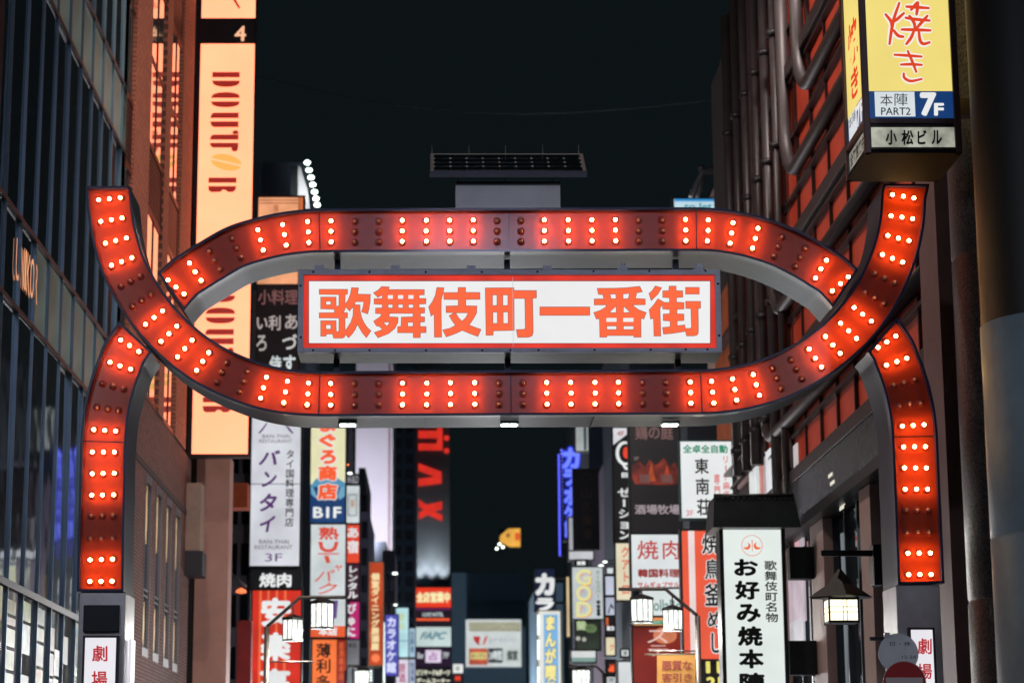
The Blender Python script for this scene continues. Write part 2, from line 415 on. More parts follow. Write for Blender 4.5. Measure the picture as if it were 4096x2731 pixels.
for i, ((l0, l1), (r0, r1)) in enumerate(zip(sl, sr)):
    c0 = max(l0, r0) + (0 if l0 == r0 else 6); c1 = min(l1, r1) - (0 if l1 == r1 else 6)
    def side(E, e0, e1):
        o_ = E[c0:c1 + 1]
        if c0 != max(l0, r0) : o_ = resample(E[e0:c0 + 1], 14)[:-1] + o_
        if c1 != min(l1, r1): o_ = o_ + resample(E[c1:e1 + 1], 14)[1:]
        return o_
    a2, b2 = side(Lb, l0, l1), side(Rb, r0, r1); md = [(p + q) / 2 for p, q in zip(a2, b2)]
    sm = [[nearest(md, gp(417, 1764))], [nearest(md, gp(1282, 927)), nearest(md, gp(2034, 923)), nearest(md, gp(2786, 921))], [nearest(md, gp(3655, 1744))]][i]
    ribbon(a2, b2, G + .03, sm)
# bulbs
def bulbmesh(on):
    mb = MB(); mb.cur = 0
    mb.lathe([(.046, 0), (.046, .012), (.040, .016), (.026, .012), (.022, .034), (.0, .034)], 14, 'Y')
    mb.cur = 1; r = .0225; prof = [(r * math.sin(math.pi * (1 - k / 7)), .064 - r * math.cos(math.pi * (1 - k / 7)) * -1 * -1) for k in range(8)]
    prof = [(max(0.0005, r * math.sin(math.pi * k / 7)), .044 - r * math.cos(math.pi * k / 7)) for k in range(8)]
    mb.lathe(prof, 12, 'Y'); o = mb.build('bulb', [SOCK, BULB_ON if on else BULB_OFF], None); return o
b_on, b_off = bulbmesh(1), bulbmesh(0)
used = set()
for rows, L, N, y0 in ((A_ROWS, LA, NA, G + .09), (B_ROWS, LB, NB, G + .12)):
    for (x, y, lit) in rows:
        c = gp(x, y); i = nearest(L, c); nrm = N[i].normalized()
        for k in (-1, 0, 1):
            q = c + nrm * (.130 * k); src = b_on if lit else b_off
            o = src if src not in used else src.copy()
            if src not in used: used.add(src)
            else: COL.objects.link(o)
            o.parent = gate; o.location = Vector((q.x, y0, q.y)) - parent_world(gate)
            o.rotation_euler = (random.uniform(-.05, .05), 0, random.uniform(-.05, .05))
# down lights under the lower bar
for x in (1385, 2042, 2697):
    p = at(x, 1662, G); z = p.z
    mb = MB(); mb.box(p.x - .11, p.x + .11, G + .38, G + .60, z - .03, z + .004); f = mb.build('downlight', mat((150, 152, 156), .3, .6), gate)
    mb = MB(); mb.box(p.x - .09, p.x - .008, G + .41, G + .57, z - .036, z - .031); mb.box(p.x + .008, p.x + .09, G + .41, G + .57, z - .036, z - .031); mb.build('lens', em((235, 250, 245), 14, 0), f)
# name board
bx0, bx1 = at(1192, 1245, G).x, at(2884, 1245, G).x; bz1, bz0 = at(2034, 1079, G).z, at(2034, 1410, G).z; BY = G - .02
fx0, fx1 = at(1214, 1245, G).x, at(2862, 1245, G).x; fz1, fz0 = at(2034, 1100, G).z, at(2034, 1392, G).z
FR = mat((176, 182, 200), .42, .35, noise=.2, nscale=2, key='board')
board = MB().box(bx0, bx1, BY + .06, BY + .68, bz0, bz1).build('board_box', mat((112, 112, 120), .45, .1, noise=.25, nscale=2, key='bb', spec=.12), gate)
mb = MB(); mb.box(bx0, fx0, BY, BY + .058, bz0, bz1); mb.box(fx1, bx1, BY, BY + .058, bz0, bz1); mb.box(fx0, fx1, BY, BY + .058, fz1, bz1); mb.box(fx0, fx1, BY, BY + .058, bz0, fz0)
mb.build('board_frame', FR, gate, bevel=.004)
def PB(off): return lambda x, y: tuple(at(x, y, BY + .05 - off))
def flatpart(polys, m, off, name='lettering', parent=gate, bold=0, P=None):
    vs, fs = flatmesh('c', polys, bold); mb = MB(); PP = P or PB(off); put(mb, vs, fs, lambda x, y: PP(x, -y)); return mb.build(name, m, parent)
flatpart([R(1213, 1099, 2864, 1393)], em((226, 50, 26), .95, .16, 2.2), .0, 'red_border')
flatpart([R(1234, 1123, 2842, 1374)], em((72, 20, 24), .5, 0), .004, 'panel_edge')
flatpart([R(1236, 1125, 2840, 1372)], em((238, 238, 238), 1.0, .03), .008, 'white_panel')
def cr(poly, ox, oy=1130, s=4.523): return [(ox + x / s, oy + y / s) for x, y in poly]
UTA = [[(80,125),(585,125),(585,208),(545,215),(540,380),(560,380),(600,320),(640,220),(665,95),(785,100),(768,212),(1000,217),(995,350),(975,470),(952,563),(845,527),(870,450),(888,350),(880,342),(735,342),(705,400),(812,408),(815,520),(840,630),(880,720),(940,810),(1010,875),(930,992),(860,910),(800,810),(765,745),(730,840),(670,930),(608,995),(548,930),(530,985),(495,1002),(340,1002),(320,928),(205,928),(197,967),(105,967),(105,692),(378,692),(382,885),(400,892),(435,885),(438,640),(80,637),(80,550),(350,548),(358,515),(345,480),(105,472),(105,265),(378,265),(380,425),(400,432),(435,420),(438,215),(80,210)],
 [(550,430),(625,510),(685,435),(695,470),(690,600),(650,720),(600,800),(560,858),(540,850),(540,640),(585,635),(585,550),(500,540),(535,500)], R(195,335,290,405), R(195,760,290,845)]
MAI = [[(1062,188),(1150,135),(1205,75),(1340,82),(1325,130),(1975,130),(1975,218),(1880,225),(1880,290),(2005,292),(2003,382),(1880,388),(1880,455),(1982,460),(1980,548),(1905,555),(1905,620),(1980,625),(1980,708),(1900,712),(1900,797),(2008,800),(2008,903),(1905,905),(1902,993),(1783,993),(1778,905),(1498,905),(1498,800),(1560,795),(1565,627),(1775,622),(1778,555),(1355,553),(1325,620),(1500,630),(1498,720),(1440,830),(1330,920),(1140,995),(1075,905),(1215,855),(1215,835),(1155,785),(1112,782),(1065,700),(1180,620),(1215,565),(1098,555),(1098,465),(1220,460),(1222,395),(1072,385),(1072,295),(1220,290),(1222,230),(1205,228),(1138,265)]] + \
 [R(a, c, b, d) for a, b in ((1320,1410),(1502,1595),(1688,1782)) for c, d in ((228,293),(392,462))] + [[(1225,715),(1362,712),(1303,795)], R(1675,715,1778,797)]
KI = [[(217,92),(338,97),(330,180),(320,215),(292,310),(290,500),(298,985),(172,985),(168,575),(150,572),(112,605),(70,440),(140,340),(190,230)],
 [(345,185),(600,183),(602,92),(730,92),(732,180),(990,182),(992,300),(735,303),(735,422),(935,427),(932,550),(870,660),(795,770),(1010,850),(955,972),(800,915),(675,862),(540,925),(385,980),(325,858),(450,830),(555,775),(500,700),(440,600),(530,552),(524,543),(385,540),(385,428),(605,422),(605,305),(345,302)],
 [(548,545),(785,545),(740,635),(672,702),(610,645)]]
MACHI = [[(1093,100),(1605,97),(1610,145),(2013,147),(2015,275),(1945,285),(1950,600),(1955,900),(1935,960),(1880,985),(1680,988),(1655,852),(1800,850),(1818,820),(1810,300),(1800,285),(1608,285),(1612,862),(1235,870),(1228,950),(1107,950)], R(1218,222,1305,418), R(1405,222,1502,418), R(1225,532,1312,742), R(1412,530,1506,742)]
BAN = [[(405,108),(700,105),(900,98),(1170,72),(1215,165),(1110,185),(1110,210),(1090,290),(1268,300),(1268,398),(1035,402),(1060,430),(1140,490),(1285,545),(1243,657),(1190,640),(1192,985),(1070,985),(1060,955),(580,955),(572,985),(452,985),(445,650),(388,657),(342,545),(460,505),(550,450),(582,402),(350,402),(350,300),(515,298),(523,280),(508,235),(528,218),(425,210)],
 [(630,208),(740,205),(747,295),(650,297)], [(868,203),(988,195),(968,295),(865,297)], [(745,418),(750,548),(612,545)], [(875,418),(1008,540),(872,548)], R(568,640,752,710), R(872,640,1058,710), R(573,782,755,853), R(873,782,1065,853)]
GAI = [[(1455,65),(1565,95),(1500,205),(1380,322),(1342,200),(1400,145)], R(2003,90,2245,207),
 [(1500,297),(1595,350),(1600,362),(1700,362),(1712,350),(1715,275),(1590,265),(1590,153),(1700,150),(1708,67),(1825,67),(1828,150),(1945,153),(1948,262),(1835,268),(1832,355),(1970,366),(1970,475),(1845,480),(1840,568),(1967,573),(1967,685),(1845,690),(1848,785),(1985,768),(1990,830),(2095,832),(2110,800),(2100,470),(2008,463),(2005,343),(2268,343),(2270,460),(2225,470),(2230,800),(2228,915),(2200,950),(2150,962),(2022,962),(2000,878),(1900,895),(1750,918),(1605,930),(1587,815),(1715,803),(1728,780),(1722,695),(1600,685),(1600,573),(1718,568),(1718,485),(1590,475),(1588,415),(1575,405),(1535,465),(1550,965),(1432,965),(1422,645),(1370,657),(1345,495),(1430,400),(1470,340)]]
chars = [[cr(p, 1260) for p in UTA], [cr(p, 1260) for p in MAI], [cr(p, 1700) for p in KI], [cr(p, 1700) for p in MACHI], [R(2160, 1228, 2358.6, 1260.5)], [cr(p, 2300) for p in BAN], [cr(p, 2300) for p in GAI]]
LM, LO = em((255, 102, 52), 1.0, .04), em((96, 20, 22), .6, 0)
for c in chars:
    flatpart(c, LO, .011, 'letter_outline', bold=1.6)
    flatpart(c, LM, .014, 'letter')
# vinyl joints on the panel, screws, clips, posts
mb = MB()
for x in (2052,): mb.box(at(x, 1245, BY).x - .002, at(x, 1245, BY).x + .002, BY + .028, BY + .034, fz0 + .02, fz1 - .02)
mb.build('panel_joint', em((200, 204, 214), .75, 0), gate)
for (x, y) in [(1253, 1088), (1478, 1088), (1703, 1088), (1927, 1088), (2150, 1086), (2374, 1085), (2597, 1084), (2822, 1083), (1252, 1401), (1340, 1401), (1478, 1401), (1704, 1401), (1929, 1401), (2041, 1400), (2154, 1400), (2378, 1399), (2603, 1398), (2743, 1397), (2830, 1397), (1203, 1143), (1203, 1349), (2872, 1135), (2876, 1342)]:
    p = at(x, y, BY); MB().lathe([(.001, .012), (.011, .012), (.015, .003), (.015, 0)], 8, 'Y', (p.x, BY, p.z)).build('screw', mat((50, 54, 62), .4, .7), gate)
for x in (1275, 1581, 1886, 2189, 2493, 2796):
    p = at(x, 1077, BY); mb = MB(); mb.box(p.x - .052, p.x + .052, BY + .02, BY + .2, bz1, bz1 + .055)
    if x > 2400: [mb.box(p.x + k * .035 - .01, p.x + k * .035 + .01, BY + .03, BY + .05, bz1 + .055, bz1 + .08) for k in (-1, 0, 1)]
    mb.build('hanging_clip', FR, gate)
uz0 = at(2034, 1008, G).z; lz1 = at(2034, 1478, G).z
for x in (1342, 2034, 2722):
    p = at(x, 1200, G)
    MB().box(p.x - .035, p.x + .035, G + .42, G + .5, bz1 - .005, uz0 + .01).build('hanger_post', mat((50, 60, 78), .4, .4), gate)
    MB().box(p.x - .035, p.x + .035, G + .42, G + .5, lz1 - .02, bz0 + .005).build('hanger_post', mat((50, 60, 78), .4, .4), gate)
mb = MB()
for x in (1700, 2380): p = at(x, 1662, G); mb.box(p.x - .003, p.x + .003, G + .17, G + .91, p.z - .003, p.z + .02)
mb.build('casing_joint', DARK, gate)

# legs below the ribbons
def gate_post(xs, topy, sidex, boxr, signr, txt, lab):
    x0, x1 = (at(x, 2450, G).x for x in xs); zt = at(sum(xs) / 2, topy, G).z
    root = gate
    MB().box(x0, x1, G + .06, G + .86, 0, zt).build('steel_post', mat((214, 214, 220), .3, .5, noise=.3, nscale=1.2, key='post'), root, bevel=.01)
    if boxr:
        a, b = at(boxr[0], boxr[1], G), at(boxr[2], boxr[3], G)
        MB().box(a.x, b.x, G, G + .055, b.z, a.z).build('control_cover', mat((36, 40, 50), .5, .3), root, bevel=.01)
    a, b = at(signr[0], signr[1], G), at(signr[2], signr[3], G); fw = .028
    MB().box(a.x - fw, b.x + fw, G - .03, G + .055, b.z - fw, a.z + fw).build('sign_case', mat((60, 58, 62), .45, .4), root)
    sg = MB().box(a.x, b.x, G - .036, G - .031, b.z, a.z).build('sign_panel', em((240, 238, 244), .95, .04), root)
    for (ch, r) in txt:
        mb = MB(); fit_text(mb, ch, r, lambda x, y: tuple(at(x, y, G - .042)), .02); mb.build('lettering', em((200, 40, 50), .8, 0), sg)
gate_post((312, 498), 2366, 0, (334, 2418, 474, 2526), (343, 2550, 453, 3020), [("劇", (368, 2580, 430, 2644)), ("場", (366, 2682, 429, 2748)), ("通", (366, 2785, 429, 2850)), ("り", (370, 2890, 426, 2950))], 'l')
gate_post((3592, 3768), 2337, 0, None, (3641, 2518, 3748, 2990), [("劇", (3669, 2551, 3727, 2615)), ("場", (3668, 2652, 3728, 2714)), ("通", (3668, 2755, 3728, 2818)), ("り", (3672, 2860, 3724, 2918))], 'r')
# side panel of the left post facing the street
px = at(498, 2600, G).x
MB().box(px + .004, px + .03, G + .35, G + .7, .8, at(500, 2545, G).z).build('sign_panel', em((238, 236, 242), .8, .05), gate)
# solar panel and its plinth on the gate
a, b = at(1823, 728, G + .3), at(2241, 728, G + .3); ztop = at(2034, 822, G).z
MB().box(a.x, b.x, G + .3, G + .8, ztop - .01, a.z).build('plinth', mat((236, 240, 250), .5, .0, noise=.1, nscale=1.5, key='pl2'), gate, bevel=.008)
MB().box(a.x - .002, b.x + .002, G + .298, G + .8, a.z - .045, a.z + .004).build('plinth_cap', mat((110, 112, 122), .5, .2), gate)
pa, pb = at(1718, 696, G + .05), at(2349, 696, G + .05); Y0 = G + .05
zb = at(2034, 712, Y0).z; zf = at(2034, 686, Y0).z
sol = empty('solar_panel', ((pa.x + pb.x) / 2, G + .5, a.z), 'dark solar panel with a grid of cells tilted on top of the red gate', 'solar panel')
Y1 = G + .68; zk = at(2034, 617, Y1).z
slope = (zk - zf) / (Y1 - Y0)
fr = MB(); th = .075
def slab(mb, x0, x1, y0, y1, up=0.0, t=.02):
    z0 = zf + (y0 - Y0) * slope + up; z1 = zf + (y1 - Y0) * slope + up
    mb.add([(x0, y0, z0), (x1, y0, z0), (x1, y1, z1), (x0, y1, z1), (x0, y0, z0 - t), (x1, y0, z0 - t), (x1, y1, z1 - t), (x0, y1, z1 - t)],
           [(0, 1, 2, 3), (7, 6, 5, 4), (0, 4, 5, 1), (1, 5, 6, 2), (2, 6, 7, 3), (3, 7, 4, 0)])
slab(fr, pa.x, pb.x, Y0, Y1, 0, th); fr.build('frame', mat((74, 80, 92), .45, .4), sol)
mb = MB(); slab(mb, pa.x + .01, pa.x + .05, Y0 + .01, Y1 - .01, .006, .004); slab(mb, pb.x - .05, pb.x - .01, Y0 + .01, Y1 - .01, .006, .004); slab(mb, pa.x + .01, pb.x - .01, Y1 - .02, Y1, .008, .006)
mb.build('edge_trim', mat((205, 190, 184), .5, .1), sol)
nx, nr = 9, 4; cx0, cx1 = pa.x + .055, pb.x - .055; cw = (cx1 - cx0) / nx; ch = (Y1 - Y0 - .05) / nr
CELL = mat((12, 18, 20), .12, noise=.2, nscale=8, key='cell'); WIRE = mat((250, 240, 235), .6)
for i in range(nx):
    for j in range(nr):
        mb = MB(); slab(mb, cx0 + i * cw + .003, cx0 + (i + 1) * cw - .003, Y0 + .02 + j * ch + .004, Y0 + .02 + (j + 1) * ch - .004, .006, .005); mb.build('solar_cell', CELL, sol)
mb = MB()
for i in range(nx + 1):
    for j in range(1, nr):
        X = cx0 + i * cw; Yj = Y0 + .02 + j * ch; Zj = zf + (Yj - Y0) * slope + .007
        mb.add([(X - .022, Yj, Zj), (X, Yj - .024, Zj - .024 * slope), (X + .022, Yj, Zj), (X, Yj + .024, Zj + .024 * slope)], [(0, 1, 2, 3)])
mb.build('cell_junction', WIRE, sol)['kind'] = 'stuff'
for x in (1728, 1876, 2022, 2171, 2315):
    p = at(x, 617, Y1); q = at(x, 580, Y1); MB().tube([(p.x, Y1 + .01, p.z - .05), (p.x, Y1 + .01, q.z)], .006, 6).build('bird_spike', mat((140, 145, 155), .4, .6), sol)
for x in (1834, 2021, 2209):
    p = at(x, 712, G + .45); MB().tube([(p.x, G + .45, a.z - .01), (p.x, G + .45, zf + .1)], .008, 6).build('strut', GREY, sol)

# ================================================================ left: dark glass building
GX = -6.0
glb = empty('glass_building', (GX, 36, 0), 'dark glass curtain wall building with slim blue-lit mullions at far left', 'building')
def HX(x, y, X=GX): return atX(x, y, X).z
GLASS = mat((10, 15, 18), .04, .0, key='glass', noise=.1, nscale=.4, spec=1.0)
def wavyglass(name, tint, metal):
    m = bpy.data.materials.new(name); m.use_nodes = True; n = m.node_tree.nodes; l = m.node_tree.links; b = n["Principled BSDF"]
    b.inputs["Base Color"].default_value = (*tint, 1); b.inputs["Metallic"].default_value = metal; b.inputs["Roughness"].default_value = .05
    tc = n.new("ShaderNodeTexCoord"); t = n.new("ShaderNodeTexNoise"); t.inputs["Scale"].default_value = 1.1; t.inputs["Detail"].default_value = 1
    l.new(tc.outputs["Object"], t.inputs["Vector"]); bp = n.new("ShaderNodeBump"); bp.inputs["Strength"].default_value = .25; bp.inputs["Distance"].default_value = .02
    l.new(t.outputs["Fac"], bp.inputs["Height"]); l.new(bp.outputs[0], b.inputs["Normal"]); return m
CURT = wavyglass("curtain_glass", (.13, .17, .20), .85)
CURT2 = wavyglass("shop_glass", (.6, .64, .66), .95)
MIRR = wavyglass("coated_glass", (.62, .60, .58), .92)
z_r0, z_b0, z_b1, z_c0, z_c1 = 4.6, 8.53, 9.88, 13.86, 15.15
MB().box(GX - 9, GX - .32, 29.0, 42.9, 0, 21).build('core', mat((14, 18, 22), .7), glb)
bay = 1.2; ys = [30.2 + bay * k for k in range(-1, 11)]
FROST = em((104, 112, 104), .3, .35, 1.6, base=(120, 128, 120), gloss=.3)
tiers = [(2.7, z_r0 - .06, MIRR), (z_r0 + .06, z_b0 - .05, CURT2), (z_b0 + .05, z_b1 - .05, None), (z_b1 + .05, z_c0 - .05, CURT), (z_c0 + .05, z_c1 - .05, None), (z_c1 + .05, 21, CURT)]
for k in range(len(ys) - 1):
    for z0, z1, m in tiers:
        m = CURT if (m is None and z0 < 9 and k < 3) else m
        o = MB().box(-.012, .012, 0, bay - .06, 0, z1 - z0).build('glass_pane' if m else 'spandrel_pane', m or FROST, glb, loc=(GX - .1, ys[k] + .03, z0))
        o.rotation_euler = (0, random.uniform(-.004, .004), random.uniform(-.008, .008))
FIN = mat((126, 156, 172), .35, .5, key='fin')
for y in ys: MB().box(GX - .12, GX - .045, y - .016, y + .016, 0, 21).build('mullion', FIN, glb)
for z, h in ((z_r0, .1), (z_b0, .07), (z_b1, .07), (z_c0, .07), (z_c1, .07)):
    MB().box(GX - .1, GX - .04, 29.0, 42.3, z - h / 2, z + h / 2).build('rail', mat((100, 100, 108), .35, .6), glb)
MB().box(GX - .3, GX + .06, 28.6, 29.0, 0, 21).build('corner_pier', mat((52, 56, 72), .45, .3), glb)
MB().box(GX - .3, GX - .02, 42.32, 43.0, 0, 21).build('corner_pier', mat((28, 26, 30), .5, .3), glb)
# glowing letters that stand in for a sign reflected in the glass
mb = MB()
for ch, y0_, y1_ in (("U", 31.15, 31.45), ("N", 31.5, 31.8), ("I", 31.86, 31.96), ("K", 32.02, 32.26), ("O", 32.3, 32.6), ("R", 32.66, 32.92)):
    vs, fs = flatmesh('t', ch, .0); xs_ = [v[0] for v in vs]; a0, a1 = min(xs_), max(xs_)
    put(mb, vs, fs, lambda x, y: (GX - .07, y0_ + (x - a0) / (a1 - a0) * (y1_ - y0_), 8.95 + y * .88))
mb.build('reflected_lettering', em((255, 176, 128), .85, .1), glb)
SHOP_FILL = em((232, 238, 255), 1.3, .3, 1.5)  # cool glow of shopfronts added below view to light the alley
rq = random.Random(3); y = ys[0] + .1  # glowing patches painted in for sign reflections and shop interior on the glass
while y < ys[-1] - .8:
    w_ = rq.uniform(.35, 1.1); zz = 2.7
    while zz < 4.3:
        h_ = rq.uniform(.12, .5)
        if any(y < m_ < y + w_ for m_ in ys): y = [m_ for m_ in ys if y < m_ < y + w_][0] + .04
        if y + w_ > ys[-1]: break
        zt_ = min(4.5, zz + h_)
        if rq.random() < .75:
            c_ = rq.choice(((150, 176, 110), (200, 212, 204), (120, 46, 42), (110, 150, 166), (206, 200, 160), (66, 84, 78), (226, 232, 230)))
            pq = MB().box(GX - .08, GX - .07, y, y + w_ - .04, zz, zt_ - .03).build('reflection_patch', em(c_, rq.uniform(.10, .38), .6, 7), glb)
            if rq.random() < .3:
                q_ = MB(); q_.lathe([(h_ * .4, 0), (h_ * .28, 0)], 18, 'Z', (0, 0, 0), False); q_.v = [(GX - .066, y + w_ / 2 + a_, (zz + zt_) / 2 + b_) for a_, b_, c2 in q_.v]; q_.build('reflection_ring', em(rq.choice(((215, 215, 210), (60, 130, 70), (190, 70, 50))), .5, .2), pq)
        zz = zt_ + .02
    y += w_
for y in ys[:-1]: MB().box(GX - .09, GX - .07, y + .05, y + bay - .05, .35, 2.6).build('shopfront_fill', SHOP_FILL, glb)

# ================================================================ left: brick building with tall windows
bb = empty('brick_building', (GX, 48, 0), 'red-brown brick building with tall strip windows beside the vertical sign', 'building')
BR = brickmat((146, 96, 84), (122, 78, 70), (56, 42, 40), .24, .075)
ywin = []
for xc in (585, 628, 669, 706):
    p = atX(xc, 2300, GX); ywin.append(p.y)
z0w, z1w = 4.48, 8.2; ww = .5
edges_y = [43.0]
for y in ywin: edges_y += [y - ww, y + ww]
edges_y.append(atX(745, 2000, GX).y + .9)
YE = edges_y[-1]
ZB = 9.7
mb = MB()
for i in range(0, len(edges_y), 2): mb.box(GX - .4, GX, edges_y[i], edges_y[i + 1], z0w, z1w)
mb.box(GX - .4, GX, 43.0, YE, 0, z0w); mb.box(GX - .4, GX, 43.0, YE, z1w, ZB)
mb.build('wall', BR, bb)
MB().box(GX - 9, GX - .42, 43.01, YE, 0, 22).build('core', mat((20, 18, 20), .8), bb)
mb = MB(); mb.box(GX, GX + .02, 43.0, YE, z1w + .05, z1w + .17); mb.build('brick_course', mat((58, 42, 42), .7), bb)
for y in ywin:
    MB().box(GX - .06, GX - .04, y - ww, y + ww, z0w, z1w).build('window_glass', GLASS, bb)
    f = MB(); f.box(GX - .06, GX + .015, y - ww, y - ww + .06, z0w, z1w); f.box(GX - .06, GX + .015, y + ww - .06, y + ww, z0w, z1w); f.box(GX - .06, GX + .015, y - ww + .06, y + ww - .06, z0w, z0w + .18)
    f.box(GX - .06, GX + .015, y - ww + .06, y + ww - .06, z1w - .16, z1w); f.box(GX - .05, GX - .01, y - ww + .06, y + ww - .06, 5.7, 5.74); f.box(GX - .05, GX - .01, y - ww + .06, y + ww - .06, 5.82, 5.86)
    f.build('window_frame', mat((150, 146, 148), .35, .5), bb)
    # gathered curtain lit from the room
    for (za, zb_, s_) in ((6.8, 8.0, .7), (4.7, 5.6, .6)):
        c = MB(); n = 12; vs = []; fs = []
        for k in range(n + 1):
            t = k / n; zz = za + (zb_ - za) * t; wv = .28 * math.sin(math.pi * min(1, t * 1.05)) ** .7 + .03
            vs += [(GX - .035 + .003 * math.sin(k), y - wv + .12, zz), (GX - .03, y + .1, zz), (GX - .035, y + wv * .6, zz)]
        for k in range(n):
            for j in range(2): fs.append((k * 3 + j, k * 3 + j + 1, k * 3 + j + 4, k * 3 + j + 3))
        c.add(vs, fs); c.build('curtain', em((214, 176, 120), s_, .3, 4, base=(200, 180, 140)), bb)
# upper storeys: brick piers, coated glass, ribbed spandrels
def yx(x, y=500): return atX(x, y, GX).y
PIERB = brickmat((196, 116, 88), (176, 100, 78), (110, 66, 54), .3, .1)
for i, (xa, xb, pr) in enumerate(((529, 592, .05), (655, 677, .04), (722, 764, .05))):
    ya, yb = yx(xa), yx(xb)
    MB().box(GX - .3, GX + pr, ya, yb, ZB, 22).build('brick_pier', PIERB, bb)
for xa, xb in ((510, 529), (592, 655), (677, 722)):
    ya, yb = yx(xa), yx(xb); ym = (ya + yb) / 2
    for za, zb_ in ((ZB + .1, 13.55), (15.05, 18.8), (20.1, 22)):
        for q0, q1 in ((ya, ym - .03), (ym + .03, yb)):
            MB().box(GX - .03, GX - .01, q0, q1, za, zb_).build('window_glass', MIRR, bb)
        MB().box(GX - .03, GX + .01, ym - .03, ym + .03, za, zb_).build('mullion', mat((70, 40, 36), .5, .2), bb)
    for za, zb_ in ((ZB, ZB + .1), (13.55, 13.67), (14.93, 15.05), (16.85, 16.93), (18.8, 18.9), (20.0, 20.1)):
        MB().box(GX - .03, GX + .012, ya, yb, za, zb_).build('window_rail', mat((120, 64, 50), .45, .3), bb)
    for za, zb_ in ((13.67, 14.93), (18.9, 20.0)):
        z = za
        while z < zb_ - .06:
            MB().box(GX - .03, GX + .0, ya, yb, z + .01, z + .095).build('spandrel_slat', mat((84, 44, 38), .5, .2), bb); z += .11
# balcony hood and column at the corner
MB().box(GX, GX + .35, YE - .9, YE - .1, HX(775, 2235), HX(770, 1960)).build('balcony_panel', mat((176, 150, 136), .6, noise=.15), bb)
MB().box(GX, GX + .42, YE - .95, YE - .05, HX(778, 2335), HX(778, 2240)).build('balcony_box', mat((58, 58, 66), .5), bb)

# corner column in terracotta stone behind the vertical sign
YC = 55.0
c0, c1 = at(781, 2200, YC).x, at(913, 2200, YC).x
corner = empty('corner_column', (c0, YC, 0), 'broad smooth terracotta-coloured stone column below the tall orange sign', 'column')
MB().box(c0, c1, YC, YC + 1.0, 0, at(850, 1825, YC).z).build('shaft', mat((216, 164, 150), .5, noise=.12, nscale=1.2), corner)
MB().box(c0 - .3, c0, YC + .05, YC + 4, 0, 20).build('flank', mat((40, 34, 36), .7), corner)

# tall orange vertical sign
DS = 53.0
def dpoly(r, kind):
    x0, y0, x1, y1 = r; n = 10; h = y1 - y0
    if kind == 'bar': return [(x0 + 4, y0), (x1 - 4, y0), (x1, y0 + 4), (x1, y1), (x0, y1), (x0, y0 + 4)]
    if kind == 'down':
        return [(x0, y0), (x1, y0)] + [(x1 - (x1 - x0) * .5 * (1 - math.cos(t)) * .98, y0 + h * math.sin(t) ** .6) for t in [math.pi * (k / (2 * n)) for k in range(1, 2 * n)]]
    if kind == 'up': return [(x, y0 + y1 - y) for x, y in dpoly(r, 'down')]
    if kind == 'lround_u': return [(x1, y0), (x1, y1), (x0, y1), (x0 + 3, y0 + h * .45), (x0 + 12, y0 + h * .1), (x0 + 25, y0)]
    if kind == 'lround_d': return [(x1, y0), (x1, y1), (x0 + 25, y1), (x0 + 12, y1 - h * .1), (x0 + 3, y1 - h * .45), (x0, y0)]
def word(dx, dy):
    s = 1.568; Q = []
    for r, k in (((1326, 522, 1500, 556), 'bar'), ((1326, 577, 1500, 617), 'down'), ((1322, 650, 1502, 687), 'up'), ((1322, 709, 1502, 746), 'down'), ((1322, 780, 1498, 814), 'lround_u'), ((1322, 835, 1498, 871), 'lround_d'),
                 ((1322, 918, 1500, 950), 'lround_u'), ((1322, 970, 1500, 1000), 'lround_d'), ((1318, 1186, 1493, 1218), 'bar')):
        Q.append([(x / s + dx, y / s + dy) for x, y in dpoly(r, k)])
    for r in ((1462, 893, 1500, 917.5), (1457, 1000.5, 1499, 1026)): Q.append([(x / s + dx, y / s + dy) for x, y in dpoly(r, 'up' if r[1] < 950 else 'down')])
    Q.append([(x / s + dx, y / s + dy) for x, y in [(1318, 1240), (1493, 1240), (1490, 1262), (1474, 1276), (1445, 1278), (1428, 1266), (1410, 1262), (1395, 1276), (1340, 1278), (1322, 1268)]])
    bean = []
    for sgn in (1, -1):
        b_ = []
        for k in range(13):
            t = math.pi * k / 12; x, y = 94 * math.cos(t), sgn * (6 + 42 * math.sin(t)); a_ = .22
            b_.append(((1428 + x * math.cos(a_) - y * math.sin(a_)) / s + dx, (1094 + x * math.sin(a_) + y * math.cos(a_)) / s + dy))
        bean.append(b_)
    return Q, bean
CREAM = em((255, 214, 160), 1.0, .05, .8, gloss=.6); CREAM.node_tree.nodes['Principled BSDF'].inputs['Emission Color'].default_value = (2.6, .63, .32, 1); MAR = em((176, 42, 34), .8, .05); TAN = em((255, 184, 92), 1.0, 0)
w1, bn1 = word(0, 0); w2, bn2 = word(-1, 850)
sgn = sign('tall backlit orange sign with rotated stencil letters on the left building', (783, -900, 1016, 1822), DS,
     [('p', (797, -900, 1014, 113), CREAM), ('p', (797, 218, 1014, 1815), CREAM), ('t', '4', (932, 146, 978, 208), em((255, 190, 150), 1, 0), {'b': .02})] +
     [('poly', [q], MAR, 'letter') for q in w1] + [('poly', [q], TAN, 'bean_letter') for q in bn1] + [('poly', [q], MAR, 'letter') for q in w2] + [('poly', [q], TAN, 'bean_letter') for q in bn2] +
     [('poly', [[(900, 0), (915, -40), (940, -40), (912, 8), (958, 88), (950, 90), (895, 5)]], MAR, 'brush_stroke'), ('poly', [[(935, 3), (958, 6), (975, -8), (990, -40), (950, -30)]], MAR, 'brush_stroke'),
      ('poly', [[(868, 0), (885, 2), (896, 0), (890, -40), (860, -40)]], MAR, 'brush_stroke')],
     frame=(30, 30, 34), d=.4, fw=.02, arm=-.4)

